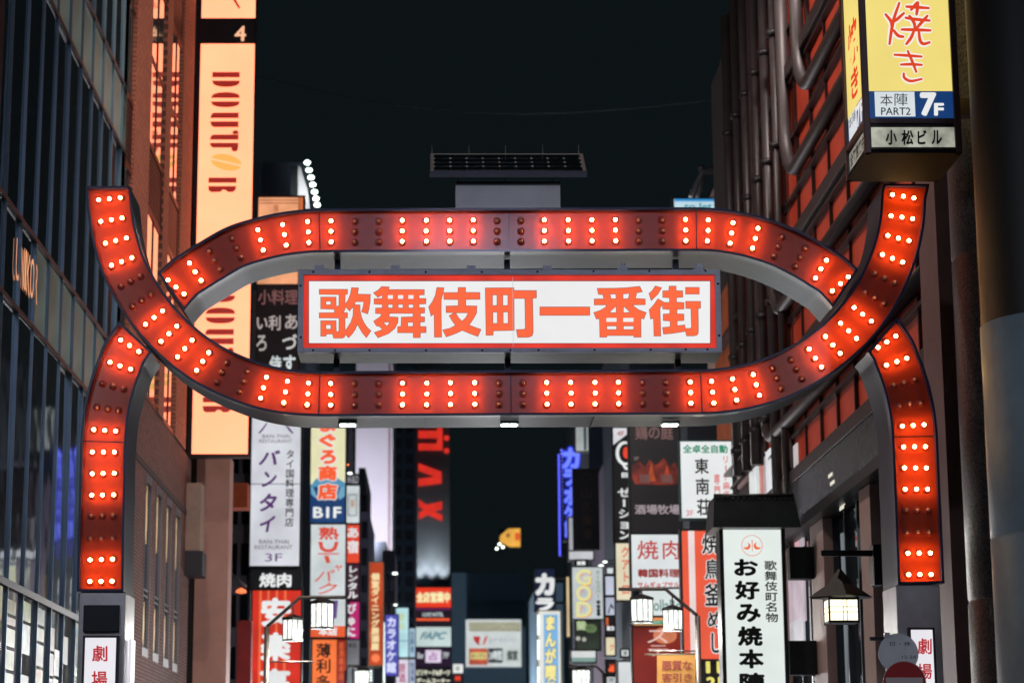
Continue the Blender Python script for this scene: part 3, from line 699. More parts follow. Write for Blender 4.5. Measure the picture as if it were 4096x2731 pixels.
# ================================================================ right: red clad building
RX = 7.0
rb = empty('red_clad_building', (RX, 42, 0), 'building clad in red panels with thick dark horizontal pipes on the right', 'building')
Y0R, Y1R = 30.3, 47.4
MB().box(RX + .25, RX + 9, Y0R, Y1R, 0, 20).build('core', mat((26, 22, 24), .8), rb)
beams = [7.8, 8.9, 10.1, 11.24, 12.4, 13.55, 14.7, 15.85, 17.0]
RP = mat((206, 72, 46), .5, noise=.18, nscale=1.6, key='rp', bump=.1, bscale=8)
nb = 10; bw = (Y1R - Y0R) / nb
pm = None
for i in range(nb):
    for j, z in enumerate(beams):
        h = 1.15
        if pm is None: pm = MB().box(0, .05, .04, bw - .04, 0, h - .02).build('red_panel', RP, rb, loc=(RX + .12, Y0R, z)); o = pm
        else:
            o = pm.copy(); COL.objects.link(o)
        o.parent = rb; o.location = Vector((RX + .12 + random.uniform(0, .012), Y0R + i * bw, z)) - parent_world(rb); o.rotation_euler = (0, 0, random.uniform(-.006, .006))
BK = mat((60, 53, 55), .5, .3, noise=.2, nscale=2, key='beam')
for i in range(nb + 1): MB().box(RX + .07, RX + .2, Y0R + i * bw - .03, Y0R + i * bw + .03, 7.7, 18).build('mullion', mat((50, 26, 26), .6), rb)
def bend(X, yv, z, yend, ztop, r=1.25):
    pts = [(X, yv, ztop), (X, yv, z + r)] + [(X, yv - r + r * math.cos(t), z + r - r * math.sin(t)) for t in [math.pi / 2 * k / 8 for k in range(1, 9)]] + [(X, yend, z)]
    return pts
# each rail comes down the wall as a fat pipe, turns and runs towards the viewer
for j, (z, yv) in enumerate(zip(beams, (46, 46.6, 46, 44.9, 46, 42.7, 40.9, 40, 40))):
    if j in (1, 3, 5, 6, 8): MB().tube(bend(RX - .06, yv, z + .05, Y0R + .3, 20), .135, 12).build('pipe_rail', BK, rb)
    else: MB().box(RX - .06, RX + .11, Y0R, Y1R - .6, z - .13, z + .15).build('beam', BK, rb, bevel=.02)
    MB().box(RX + .02, RX + .13, Y0R, Y1R - .6, z - .24, z - .17).build('beam_lip', mat((44, 40, 44), .5, .3), rb)
PPE = mat((62, 57, 59), .38, .35, noise=.2, key='pipe')
for k, x in enumerate((2916, 2950, 2990, 3030, 3068, 3105)):
    y = (54.5, 53.6, 52.4, 51.6, 50.8, 50)[k]
    p = atX(x, 500, RX - .08); y = p.y; t = MB().tube([(p.x, y, (8.9, 8.8, 8.7, 9.1, 6.0, 6.4)[k]), (p.x, y, 20)], (.14, .12, .15, .11, .13, .1)[k], 10).build('drain_pipe', PPE, rb)
    for z in (9.4, 11.6, 14.6, 17): MB().tube([(p.x, y, z), (p.x, y, z + .12)], .175, 10).build('pipe_collar', mat((46, 44, 48), .4, .4), t)
# brackets between the pipes
for z in (9.2, 10.9, 12.5, 14.4): MB().box(RX - .12, RX + .2, 50, 54, z, z + .08).build('pipe_bracket', PPE, rb)
# fascia and street level front
MB().box(RX - .06, RX + .3, Y0R, Y1R - 4, 6.75, 7.64).build('fascia', mat((46, 54, 62), .25, .3, noise=.3, nscale=1, key='fas'), rb)
MB().box(RX - .3, RX + .3, Y0R, 43.5, 6.55, 6.74).build('canopy_edge', mat((34, 36, 42), .4, .3), rb)
PK = mat((176, 146, 140), .55, noise=.1, key='pk')
yc = [(39.6, 41.0), (35.2, 36.1), (44.6, 45.4)]
for a_, b_ in yc: MB().box(RX - .12, RX + .3, a_, b_, 0, 6.54).build('front_column', PK, rb)
for a_, b_ in ((Y0R, 35.2), (36.1, 39.6), (41.0, 44.6), (45.4, 47.4)):
    n = 3; w_ = (b_ - a_) / n
    for k in range(n): MB().box(RX + .14, RX + .16, a_ + k * w_ + .03, a_ + (k + 1) * w_ - .03, 3.05, 6.5).build('shop_window', CURT, rb)
    MB().box(RX + .14, RX + .16, a_ + .05, b_ - .05, .4, 2.95).build('shopfront_fill', SHOP_FILL, rb)  # glowing front added out of view, throws fill light upwards
    for k in range(n + 1): MB().box(RX + .05, RX + .17, a_ + k * w_ - .03, a_ + k * w_ + .03, 0, 6.54).build('window_mullion', mat((70, 74, 82), .3, .6), rb)
for (a_, b_, z0_, z1_, c_, s_) in ((35.25, 35.9, 3.0, 4.9, (236, 226, 170), .8), (37.2, 37.5, 3.0, 4.6, (225, 232, 228), .8), (36.9, 37.3, 5.4, 6.1, (225, 235, 232), .85), (31.0, 31.9, 6.0, 6.45, (216, 170, 158), .6), (32.1, 32.9, 6.0, 6.45, (216, 170, 158), .6), (30.8, 33.2, 4.2, 4.6, (224, 204, 140), .7), (38.9, 39.1, 3.0, 6.2, (150, 160, 168), .5), (42.4, 42.6, 3.0, 5.6, (220, 225, 225), .7)):
    MB().box(RX + .1, RX + .13, a_, b_, z0_, z1_).build('lit_window', em(c_, s_, .12), rb)
# glowing bars painted in for ceiling lights reflected in the fascia glass
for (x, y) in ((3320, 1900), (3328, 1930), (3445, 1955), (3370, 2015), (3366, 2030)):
    p = atX(x, y, RX - .07); MB().box(RX - .07, RX - .062, p.y - .2, p.y + .2, p.z - .03, p.z + .03).build('reflected_light', em((240, 235, 215), .85, 0), rb)
MB().box(RX - .25, RX + .2, 29.2, Y0R - .01, 0, 20).build('end_pier', mat((122, 92, 92), .5, noise=.15, key='ep'), rb)

# granite column and polished pipe column, close on the right
gc = empty('granite_column', (7.5, 26.6, 0), 'large round rough granite column at the right edge', 'column')
mb = MB(); r_ = 1.15; mb.lathe([(r_, 0), (r_, 3.9), (r_ - .015, 3.92), (r_ - .015, 3.95), (r_, 3.97), (r_, 8.1), (r_ - .015, 8.12), (r_ - .015, 8.15), (r_, 8.17), (r_, 20)], 48, 'Z', (7.5, 26.6, 0)); mb.build('shaft', granite(), gc)
pc = empty('painted_column', (6.9, 22.6, 0), 'smooth blue-grey painted round column at the right frame edge', 'column')
cxp = at(3962, 2000, 22.6).x
zj = at(4060, 1235, 21.8).z
mb = MB(); mb.lathe([(.8, 0), (.8, 4.2), (.79, 4.22), (.8, 4.24), (.8, zj), (.74, zj + .03)], 40, 'Z', (cxp + .8, 22.6, 0)); mb.build('shaft', mat((128, 150, 164), .42, .1, noise=.25, nscale=.8, key='pcol'), pc)
mb = MB(); mb.lathe([(.785, zj), (.785, 14)], 32, 'Z', (cxp + .8, 22.6, 0)); mb.build('upper_shaft', mat((34, 36, 38), .5, .2), pc)

# the yellow box sign
YS = 24.6; dS = 1.22
x0, x1 = at(3452, 400, YS).x, at(3840, 400, YS).x; z0s, z1s = at(3640, 612, YS).z, 15.2
ys_ = empty('box_sign', ((x0 + x1) / 2, YS + .6, z0s), 'yellow four-sided restaurant sign in a brown metal frame hung beside granite column', 'sign')
BRN = mat((92, 74, 76), .4, .35, noise=.15, key='brn')
MB().box(x0 + .04, x1 - .04, YS + .04, YS + dS - .04, z0s + .04, z1s).build('casing', mat((40, 36, 38), .5), ys_)
mb = MB()
for xa in (x0, x1 - .075):
    for ya in (YS, YS + dS - .075): mb.box(xa, xa + .075, ya, ya + .075, z0s, z1s)
mb.build('frame', BRN, ys_, bevel=.008)
def zY(y): return at(3640, y, YS).z
mb = MB()
for zc_, h in ((zY(482), .055), (zY(602), .055)):
    mb.box(x0 + .075, x1 - .075, YS + .005, YS + .06, zc_ - h / 2, zc_ + h / 2); mb.box(x0 + .005, x0 + .06, YS + .075, YS + dS - .075, zc_ - h / 2, zc_ + h / 2)
mb.build('frame_rail', BRN, ys_); MB().box(x0 + .002, x1 - .002, YS + .002, YS + dS - .002, z0s, z0s + .05).build('bottom_plate', mat((34, 30, 33), .8, .0, spec=.08), ys_)
YEL = em((248, 226, 128), .95, .03)
PF = lambda off: (lambda x, y: (at(x, y, YS).x, YS + .04 - off, at(x, y, YS).z))
def facepanel(r, m, off, nm='panel'):
    a, b = PF(off)(r[0], r[1]), PF(off)(r[2], r[3]); q = (400 if r[1] < 0 else (r[1] + r[3]) / 2); xa_, xb_ = at(r[0], q, YS).x, at(r[2], q, YS).x
    return MB().box(max(xa_, x0 + .05), min(xb_, x1 - .05), a[1], YS + .045, b[2], a[2]).build(nm, m, ys_)
facepanel((3472, -1200, 3815, 361), YEL, .004); facepanel((3480, 361.5, 3818, 474), em((24, 66, 126), .8), .004); facepanel((3502, 364, 3662, 463), em((228, 236, 240), .9), .008)
facepanel((3488, 506, 3822, 585), em((190, 192, 176), .7, .3, 6), .004)
def ft(s, r, m, b, off, sh=0, out=None, ob=.07):
    if out:
        mb = MB(); fit_text(mb, s, r, PF(off - .002), ob, sh); mb.build('lettering_outline', out, ys_)
    mb = MB(); fit_text(mb, s, r, PF(off), b, sh); mb.build('lettering', m, ys_)
# brush letters
def brush(strokes, cx, cy, s, w_, m, off, out=None):
    for ww_, mm, oo, nm in (([(w_ * 2.1, out, off - .002, 'lettering_outline')] if out else []) + [(w_, m, off, 'lettering')]):
        mb = MB(); lay = 0
        for st in strokes:
            pts = [Vector((cx + x * s, cy + y * s, 0)) for x, y in st]; dense = spline([p.to_2d() for p in pts[1:-1]], pts[0].to_2d(), pts[-1].to_2d(), 5) if len(pts) > 2 else [p.to_2d() for p in pts]
            n = len(dense); L_, R_ = [], []
            for i, p in enumerate(dense):
                t = (dense[min(n - 1, i + 1)] - dense[max(0, i - 1)]).normalized(); nn = Vector((-t.y, t.x)); h = ww_ * (.5 + .16 * math.sin(i / max(1, n - 1) * math.pi))
                L_.append(p + nn * h); R_.append(p - nn * h)
            poly = L_ + [dense[-1] + (dense[-1] - dense[-2]).normalized() * ww_ * .4] + R_[::-1] + [dense[0] - (dense[1] - dense[0]).normalized() * ww_ * .4]
            m_ = len(poly); lay += 1
            P = PF(oo + lay * .0001); c = len(L_)
            vs = [P(p.x, p.y) for p in poly]; fs = [(i, i + 1, m_ - 3 - i + 0, m_ - 2 - i) for i in range(c - 1)]
            fs += [(c - 1, c, c + 1), (0, m_ - 2, m_ - 1)]
            mb.add(vs, fs)
        mb.build(nm, mm, ys_)
s15 = 1 / 1.568
YAKI = [[(460, 85), (495, 130), (500, 165)], [(578, 78), (530, 120), (500, 135)], [(548, 14), (515, 110), (498, 190), (486, 275)], [(510, 185), (540, 220), (575, 228)],
        [(590, 38), (650, 42), (735, 48)], [(620, 60), (655, 20), (668, 12)], [(665, 12), (660, 60), (655, 90)], [(585, 108), (650, 118), (740, 126)], [(725, 95), (690, 135), (650, 180)], [(610, 95), (640, 140), (645, 175)],
        [(560, 182), (650, 184), (745, 188)], [(640, 190), (620, 235), (590, 275)], [(670, 192), (678, 250), (700, 272), (740, 262)]]
KIH = [[(515, 340), (600, 345), (690, 352)], [(555, 402), (620, 400), (692, 404)], [(600, 315), (630, 385), (655, 450)], [(575, 455), (580, 485), (620, 505), (690, 492)]]
RL, RO = em((232, 70, 34), .95, .03), em((250, 244, 236), .95, 0)
brush(YAKI, 3250, 0, s15, 10, RL, .012, RO); brush(KIH, 3250, 0, s15, 9, RL, .012, RO)
NAVI = em((16, 28, 44), .3, 0)
ft('本', (3523, 375, 3572, 421), NAVI, .0, .013); ft('陣', (3580, 371, 3632, 421), NAVI, .0, .013); ft('PART2', (3526, 428, 3644, 458), NAVI, .01, .013)
ft('7', (3683, 369, 3746, 461), WHITE, .05, .013); ft('F', (3738, 410, 3778, 461), WHITE, .04, .013)
for ch, r in (('小', (3544, 518, 3590, 578)), ('松', (3608, 518, 3656, 578)), ('ビ', (3672, 518, 3708, 576)), ('ル', (3728, 518, 3770, 576))): ft(ch, r, INK, .035, .013)
# left side face of the box sign
def PS(off): return lambda u, z: (x0 + .04 - off, YS + .08 + (1 - u) * (dS - .16), z)
def spanel(z0_, z1_, m, u0=0, u1=1, off=.004):
    a, b = PS(off)(u0, z0_), PS(off)(u1, z1_); MB().box(a[0], x0 + .045, a[1], b[1], z0_, z1_).build('panel', m, ys_)
spanel(zY(361), z1s, YEL); spanel(zY(474), zY(361.5), em((24, 66, 126), .8)); spanel(zY(463), zY(364), em((228, 236, 240), .9), .05, .52, .008); spanel(zY(585), zY(506), em((180, 182, 170), .6, .3, 6))
def sidetext(s, u0, u1, z0_, z1_, m, b=.03, name='lettering'):
    vs, fs = flatmesh('t', s, b); xs_ = [v[0] for v in vs]; yy = [v[1] for v in vs]; mb = MB()
    put(mb, vs, fs, lambda x, y: PS(.013)(u0 + (x - min(xs_)) / (max(xs_) - min(xs_)) * (u1 - u0), z0_ + (y - min(yy)) / (max(yy) - min(yy)) * (z1_ - z0_))); mb.build(name, m, ys_)
sidetext('焼', .22, .78, zY(190), zY(10), RL, .03); sidetext('き', .3, .74, zY(325), zY(205), RL, .03); sidetext('7F', .55, .95, zY(460), zY(370), WHITE, .04); sidetext('本陣', .08, .5, zY(415), zY(372), NAVI, 0)
sidetext('全館営業中', .08, .92, zY(572), zY(518), INK, .03)
spr = MB().box(x1 - .045, x1 - .036, YS + .08, YS + dS - .08, zY(361), z1s).build('panel', em((248, 226, 128), 1.6, .03), ys_)  # unseen side face, glowing harder than the front to light the column
MB().box(x1 - .01, x1 + .9, YS + .5, YS + .7, 9.5, 9.7).build('bracket', BRN, ys_); MB().box(x1 - .01, x1 + .9, YS + .5, YS + .7, 12.5, 12.7).build('bracket', BRN, ys_)

# ================================================================ signs of the left row
def bldg(name, label, px0, px1, ptop, Y, dep, m, xfar=None, win=None, group=None, cat='building', h0=0):
    X0 = at(px0, 2200, Y).x if xfar is None else xfar; X1 = at(px1, 2200, Y).x; Z = at((px0 + px1) / 2, ptop, Y).z
    r = empty(name, ((X0 + X1) / 2, Y, 0), label, cat, group)
    MB().box(X0, X1, Y, Y + dep, h0, Z).build('wall', m, r)
    if win:
        nx_, nz_, za, zb_, mm = win; w_ = abs(X1 - X0) / nx_; h_ = (zb_ - za) / nz_
        for i in range(nx_):
            for j in range(nz_):
                xa = min(X0, X1) + w_ * (i + .18); f = MB().box(xa, xa + w_ * .64, Y - .06, Y + .02, za + h_ * (j + .2), za + h_ * (j + .82)).build('window', mm, r)
    return r
DK = lambda c: mat(tuple(min(255, int(v * 1.9)) for v in c), .8, noise=.15, nscale=.5)
WD = mat((20, 26, 34), .15, .2, key='wd')
bldg('shop_building', 'dark narrow building carrying the purple katakana sign and red barbecue sign', 913, 1003, 1160, 70.5, 8, DK((50, 48, 54)), win=(2, 8, 5, 18, WD))
bldg('corrugated_building', 'dark corrugated metal-clad building rising above the left row of signs', 1018, 1215, 650, 88, 10, DK((56, 64, 74)))
cb = bpy.data.objects['corrugated_building']
xa = at(1022, 700, 88).x; xb_ = at(1212, 700, 88).x; n = 26
for i in range(n):
    x_ = xa + (xb_ - xa) * i / n; MB().box(x_, x_ + .035, 87.93, 87.99, at(1100, 1000, 88).z, at(1100, 652, 88).z).build('wall_rib', DK((56, 64, 74)), cb)
bldg('shop_building', 'dark infill building behind the tuna shop sign', 1200, 1243, 1560, 85.5, 8, DK((44, 50, 58)))
SG = 'projecting shop signs on the left side of the street'
sign('dim black menu signboard with white brush letters seen through left of gate ring', (1026, 1142, 1196, 1500), 71,
     [('p', None, em((34, 22, 24), .5, .3, 2)), ('t', '小料理', (1030, 1158, 1190, 1219), em((150, 100, 98), .6), {'b': .02}), ('t', 'い利', (1027, 1262, 1122, 1322), em((205, 190, 186), .7), {'b': .02}), ('t', 'あ', (1140, 1258, 1191, 1318), em((205, 190, 186), .7), {'b': .02}),
      ('t', 'づ', (1130, 1338, 1189, 1399), em((225, 222, 218), .8), {'b': .02}), ('t', 'ろ', (1027, 1342, 1068, 1405), em((205, 196, 190), .7), {'b': .02}), ('t', '侍', (1080, 1424, 1128, 1490), WH2, {'b': .03}), ('t', 'す', (1135, 1422, 1184, 1490), WH2, {'b': .03})], group=SG, fw=.03)
sign('glowing orange-beige box sign above the black menu signboard', (1032, 788, 1212, 1138), 72, [('p', (1032, 790, 1192, 1135), em((255, 176, 128), .85, .15)), ('p', (1195, 790, 1210, 1135), em((226, 120, 70), .8)), ('p', (1034, 800, 1190, 803), em((150, 70, 48), .6, 0)), ('p', (1034, 812, 1190, 815), em((150, 70, 48), .6, 0)), ('v', '個室', (1092, 818, 1112, 880), em((214, 120, 84), .7, 0))], group=SG, frame=(120, 60, 44))
sign('white sign with large purple katakana and grey English restaurant name', (1004, 1640, 1200, 2262), 70,
     [('p', None, em((226, 228, 236), .86, .12, .9)), ('t', 'BAN-THAI', (1046, 1738, 1156, 1752), mat((120, 118, 124), .5), {'b': 0}), ('t', 'RESTAURANT', (1034, 1758, 1166, 1772), mat((120, 118, 124), .5), {'b': 0}),
      ('poly', [[(1030, 1732), (1040, 1720), (1062, 1692), (1066, 1694), (1048, 1722), (1034, 1736)]], PURP), ('poly', [[(1172, 1734), (1160, 1718), (1136, 1692), (1132, 1694), (1152, 1722), (1166, 1736)]], PURP),
      ('t', 'バ', (1033, 1802, 1120, 1862), PURP, {'b': .03, 'sh': .2}), ('t', 'ン', (1047, 1888, 1107, 1950), PURP, {'b': .03, 'sh': .2}), ('t', 'タ', (1040, 1976, 1110, 2048), PURP, {'b': .03, 'sh': .2}), ('t', 'イ', (1042, 2064, 1105, 2130), PURP, {'b': .03, 'sh': .2}),
      ('v', 'タイ国料理専門店', (1142, 1800, 1178, 2110), INK, {'b': .015}), ('p', (1004, 1937, 1200, 1940), mat((150, 150, 160), .5)), ('t', 'BAN-THAI', (1041, 2160, 1159, 2176), mat((110, 110, 118), .5), {'b': 0}), ('t', 'RESTAURANT', (1024, 2182, 1174, 2198), mat((110, 110, 118), .5), {'b': 0}), ('t', '3F', (1066, 2215, 1134, 2246), PURP, {'b': .0})], group=SG)
sign('black sign with two white characters under the purple lettered sign', (1004, 2276, 1200, 2353), 70.2, [('p', None, em((16, 20, 24), .5, 0)), ('t', '焼肉', (1037, 2290, 1166, 2347), WHITE, {'b': .035})], group=SG)
stripes = [('p', (x, 2358, x + 10, 3300), em((244, 110, 66), .9, .1)) for x in (1030, 1062, 1096, 1130)]
sign('red striped sign with heavy white characters at lower left', (1004, 2358, 1199, 3300), 70.3, [('p', None, em((214, 48, 30), .92, .12))] + stripes + [('t', c_, r_2, WHITE, {'b': .05}) for c_, r_2 in (('安', (1040, 2391, 1158, 2505)), ('楽', (1040, 2532, 1158, 2645)), ('亭', (1040, 2678, 1158, 2790)))], group=SG)
MT = em((240, 236, 190), .9, .06); BLU = em((20, 88, 150), .8, .15)
wave = [[(1244, 1930), (1256, 1955), (1270, 1985), (1262, 1992), (1246, 1975)]]
wave2 = [[(1380, 1935), (1362, 1950), (1352, 1985), (1360, 2000), (1380, 1985)]]
ob = {'b': .06, 'out': WHITE, 'ob': .12}
sign('yellow and blue tuna shop sign with orange characters and B1F', (1243, 1640, 1381, 2089), 80,
     [('p', None, MT), ('p', (1243, 1940, 1381, 2089), em((16, 66, 124), .8, .15)), ('poly', wave, em((120, 180, 210), .8, 0)), ('poly', wave2, em((120, 180, 210), .8, 0)), ('poly', [[(1243, 1948), (1262, 1918), (1300, 1900), (1345, 1910), (1381, 1932), (1381, 1948)]], em((90, 160, 200), .8)),
      ('t', 'ま', (1279, 1668, 1341, 1728), ORANGE, ob), ('t', 'ぐ', (1277, 1738, 1343, 1790), ORANGE, ob), ('t', 'ろ', (1281, 1803, 1343, 1857), ORANGE, ob), ('t', '商', (1276, 1866, 1348, 1924), ORANGE, ob), ('t', '店', (1274, 1938, 1350, 2000), ORANGE, ob), ('t', 'B1F', (1256, 2030, 1368, 2074), WHITE, {'b': .03})], group=SG)
RD2 = em((226, 78, 58), .9)
sign('white sign with red characters and a heart cup below the tuna sign', (1243, 2097, 1381, 2381), 80.1,
     [('p', None, WH2), ('t', '熟', (1274, 2106, 1355, 2158), RD2, {'b': .03}), ('poly', [[(1272, 2166), (1290, 2166), (1292, 2186), (1304, 2196), (1322, 2196), (1334, 2186), (1338, 2166), (1354, 2166), (1346, 2196), (1326, 2208), (1300, 2208), (1280, 2196)]], RD2), ('poly', [R(1272, 2212, 1356, 2217)], RD2), ('poly', [[(1296, 2222), (1314, 2222), (1322, 2250), (1306, 2252)]], RD2), ('t', 'ヤ', (1338, 2258, 1370, 2284), RD2), ('t', 'パ', (1260, 2278, 1340, 2326), RD2, {'b': .01, 'sh': .3}), ('t', 'ク', (1274, 2330, 1352, 2376), RD2, {'b': .01, 'sh': .3})], group=SG)
sign('white and orange panel sign behind the hanging left lanterns', (1243, 2394, 1381, 2546), 80.2, [('p', None, WH2), ('p', (1243, 2502, 1381, 2546), em((240, 96, 50), .9)), ('poly', [[(1330, 2400), (1352, 2400), (1346, 2470), (1300, 2486), (1322, 2450)]], em((110, 80, 150), .8)), ('t', '本店', (1275, 2506, 1350, 2540), WHITE, {'b': .04})], group=SG)
sign('orange sign with black brush characters at the bottom left', (1247, 2557, 1381, 3200), 80.3, [('p', None, em((250, 120, 56), 1.0, .1)), ('p', (1344, 2557, 1380, 3200), em((176, 42, 28), .7, .3)), ('t', '薄', (1262, 2571, 1320, 2630), INK, {'b': .02}), ('t', '利', (1262, 2634, 1320, 2692), INK, {'b': .02}), ('t', '多', (1262, 2700, 1320, 2752), INK, {'b': .02}), ('v', '居酒屋本店', (1352, 2566, 1374, 2720), em((236, 110, 60), .8))], group=SG)
# narrow column of small signs
bldg('shop_building', 'narrow dark building behind the column of small stacked signs', 1381, 1390, 1650, 96, 6, DK((40, 44, 52)), xfar=-9)
for lab, r, its in (
    ('small black sign with faint white letters atop the narrow stack', (1386, 1898, 1437, 1936), [('p', None, em((26, 30, 34), .4, 0)), ('t', 'HI-BLD', (1390, 1902, 1434, 1932), em((180, 180, 190), .7))]),
    ('small white sign with a thin framed square in the narrow stack', (1386, 1942, 1437, 2090), [('p', None, WH2), ('poly', [R(1392, 1976, 1428, 2062), R(1395, 1979, 1425, 2059)], mat((150, 146, 150), .5)), ('t', '茶', (1400, 1998, 1420, 2030), em((200, 150, 110), .8))]),
    ('small orange-red sign with white hiragana in the narrow stack', (1386, 2098, 1437, 2250), [('p', None, em((232, 74, 46), .95)), ('t', 'あ', (1389, 2108, 1434, 2150), WHITE, {'b': .04}), ('t', '宿', (1389, 2160, 1434, 2212), WHITE, {'b': .04})]),
    ('small dark plum sign with white vertical katakana in the narrow stack', (1386, 2254, 1437, 2398), [('p', None, em((70, 30, 50), .7)), ('v', 'レンタル', (1390, 2258, 1432, 2394), WHITE, {'b': .04})]),
    ('small magenta sign with white glyphs in the narrow stack', (1386, 2406, 1437, 2552), [('p', None, em((196, 32, 116), .9)), ('p', (1386, 2406, 1400, 2552), em((60, 20, 50), .7)), ('v', 'ぴゅに', (1388, 2410, 1424, 2548), WHITE, {'b': .04})]),
    ('small dimly glowing grey sign at the foot of the narrow stack', (1386, 2558, 1437, 2657), [('p', None, em((150, 150, 158), .55, .2)), ('t', '本日', (1392, 2570, 1424, 2590), INK)])):  # the grey face carries a weak glow
    sign(lab, r, 95, its, group=SG, d=.3)
# buildings further along the left side
BPALE = mat((188, 184, 196), .7, noise=.06, nscale=.3, key='pale')
pb_ = bldg('pale_building', 'tall pale lavender-grey blank building flank behind the left signs', 1420, 1569, 1200, 140, 14, BPALE)
MB().box(at(1552, 1900, 139.9).x, at(1559, 1900, 139.9).x, 139.85, 139.99, at(1555, 2200, 140).z, at(1555, 1250, 140).z).build('downpipe', mat((150, 130, 130), .5), pb_)
bldg('stepped_building', 'dark stepped building with small windows left of the orange vertical sign', 1441, 1476, 2046, 112, 10, DK((58, 60, 72)), win=(1, 11, 2, 17, WD))
bldg('stepped_building', 'dark spired block in front of the pale building flank', 1432, 1460, 1870, 116, 10, DK((30, 34, 40)))
bldg('roof_block', 'dark low rooftop block under the pale building', 1478, 1545, 2165, 132, 6, DK((38, 42, 48)))
bldg('dark_tower', 'dark tower strip between pale building and the red lettered tower', 1566, 1660, 1000, 150, 20, DK((38, 50, 60)), win=(2, 24, 3, 28, mat((26, 36, 46), .4)))
bldg('side_building', 'dark low building behind the purple karaoke sign', 1530, 1580, 2200, 122, 8, DK((44, 46, 54)), win=(2, 8, 2, 14, WD))
YL = em((250, 226, 170), .95, 0)
sign('orange vertical dining bar sign with cream lettering', (1478, 2250, 1531, 2657), 110, [('p', None, em((206, 74, 34), .85, .25, .6)), ('v', '個室ダイニング居酒屋', (1484, 2290, 1518, 2600), YL, {'b': .05}), ('poly', [circle(1503, 2630, 17)], em((250, 130, 80), 1))], group=SG, frame=(230, 180, 130))
sign('purple-blue karaoke sign with glowing white katakana', (1541, 2458, 1592, 2700), 118, [('p', None, em((84, 84, 190), .85)), ('v', 'カラオケ館', (1546, 2464, 1586, 2690), em((220, 224, 255), 1), {'b': .05})], group=SG)
sign('pale cyan lit sign right of the purple karaoke sign', (1584, 2430, 1633, 2626), 124, [('p', None, em((190, 234, 240), .95, .1)), ('v', '薬局', (1596, 2450, 1620, 2520), em((210, 220, 160), .9)), ('p', (1584, 2560, 1633, 2564), em((120, 170, 200), .8, 0))], group=SG)
sign('pinkish white lit sign under the pale cyan sign', (1584, 2636, 1633, 3000), 124, [('p', None, em((226, 220, 236), .92, .1)), ('v', '居酒', (1594, 2650, 1622, 2730), em((190, 60, 110), .8))], group=SG)
sign('slim pale blue sign with tiny lettering beside the pale cyan sign', (1637, 2512, 1660, 2626), 126, [('p', None, em((176, 206, 226), .85)), ('v', '生鮮食', (1641, 2520, 1656, 2610), em((70, 110, 160), .7))], group=SG)
sign('lower slim pale sign with tiny blue lettering', (1637, 2636, 1660, 2900), 126, [('p', None, em((190, 200, 222), .85)), ('v', '地酒場', (1641, 2645, 1656, 2725), em((60, 90, 150), .7))], group=SG)
for lab, r, its in (
    ('white sign with a column of red dots on red lettered tower edge', (1613, 1778, 1655, 1894), [('p', None, em((222, 226, 214), .85))] + [('poly', [circle(1635, y, 4, 10)], RD2) for y in (1798, 1830, 1862, 1882)]),
    ('cyan white sign with teal lettering under the red dotted sign', (1615, 1898, 1655, 2014), [('p', None, em((188, 224, 226), .85)), ('v', '歯科医院', (1618, 1902, 1634, 2010), em((30, 110, 120), .7))]),
    ('white sign with red vertical lettering on the tower edge stack', (1613, 2019, 1656, 2138), [('p', None, WH2), ('p', (1634, 2019, 1656, 2138), em((222, 60, 66), .9)), ('v', 'の居酒屋', (1636, 2022, 1654, 2134), WHITE, {'b': .02})]),
    ('white sign with black leaf mark on the tower edge stack', (1614, 2158, 1657, 2250), [('p', None, em((224, 230, 218), .88)), ('poly', [[(1632, 2180), (1640, 2186), (1642, 2200), (1634, 2204), (1630, 2192)]], INK), ('t', 'ニ二', (1626, 2216, 1650, 2232), INK)]),
    ('beige sign with dark script on the tower edge stack', (1616, 2268, 1657, 2380), [('p', None, em((206, 196, 178), .75)), ('p', (1636, 2268, 1648, 2380), mat((60, 40, 40), .6))]),
    ('plain grey lit box at the bottom of tower edge stack', (1616, 2388, 1657, 2510), [('p', None, em((186, 192, 190), .75, .1))])):
    sign(lab, r, 160, its, group=SG, d=.4)
# tower with rotated red letters
YT = 165
tw = bldg('lettered_tower', 'grey tower face with rotated glowing red letters lit from below', 1660, 1799, 900, YT, 22, mat((92, 100, 106), .75, noise=.1, nscale=.3, key='tw'))
def towerpoly(polys, m, nm='red_letter', yy=YT - .3):
    for q in polys:
        vs, fs = flatmesh('c', [q]); mb = MB(); put(mb, vs, fs, lambda x, y: tuple(at(x, -y, yy))); mb.build(nm, m, tw)
RT = em((222, 48, 36), .95, .1)
towerpoly([[(1674, 1690), (1770, 1690), (1770, 1800), (1674, 1800), (1674, 1773), (1748, 1773), (1748, 1752), (1674, 1752), (1674, 1722), (1748, 1722), (1748, 1706), (1674, 1706)],
           [(1674, 1852), (1766, 1886), (1766, 1932), (1674, 1944), (1674, 1914), (1738, 1906), (1674, 1882)],
           [(1674, 1996), (1706, 2018), (1768, 2004), (1768, 2036), (1738, 2044), (1770, 2060), (1768, 2084), (1712, 2058), (1676, 2076), (1676, 2048), (1694, 2038), (1676, 2026)],
           circle(1786, 1751, 11, 14), circle(1786, 1802, 11, 14)], RT)
for x in (1680, 1726, 1772):
    p = at(x, 2330, YT); lamp('wall_washer_light', (p.x, YT - .7, p.z - .3), 700, (.95, .97, 1), .15, 'SPOT', tw, rot=(math.radians(166), 0, 0), spot=math.radians(66))
    MB().box(p.x - .28, p.x + .28, YT - 1.3, YT - .9, p.z - .8, p.z - .5).build('wall_washer', mat((90, 92, 96), .5), tw)
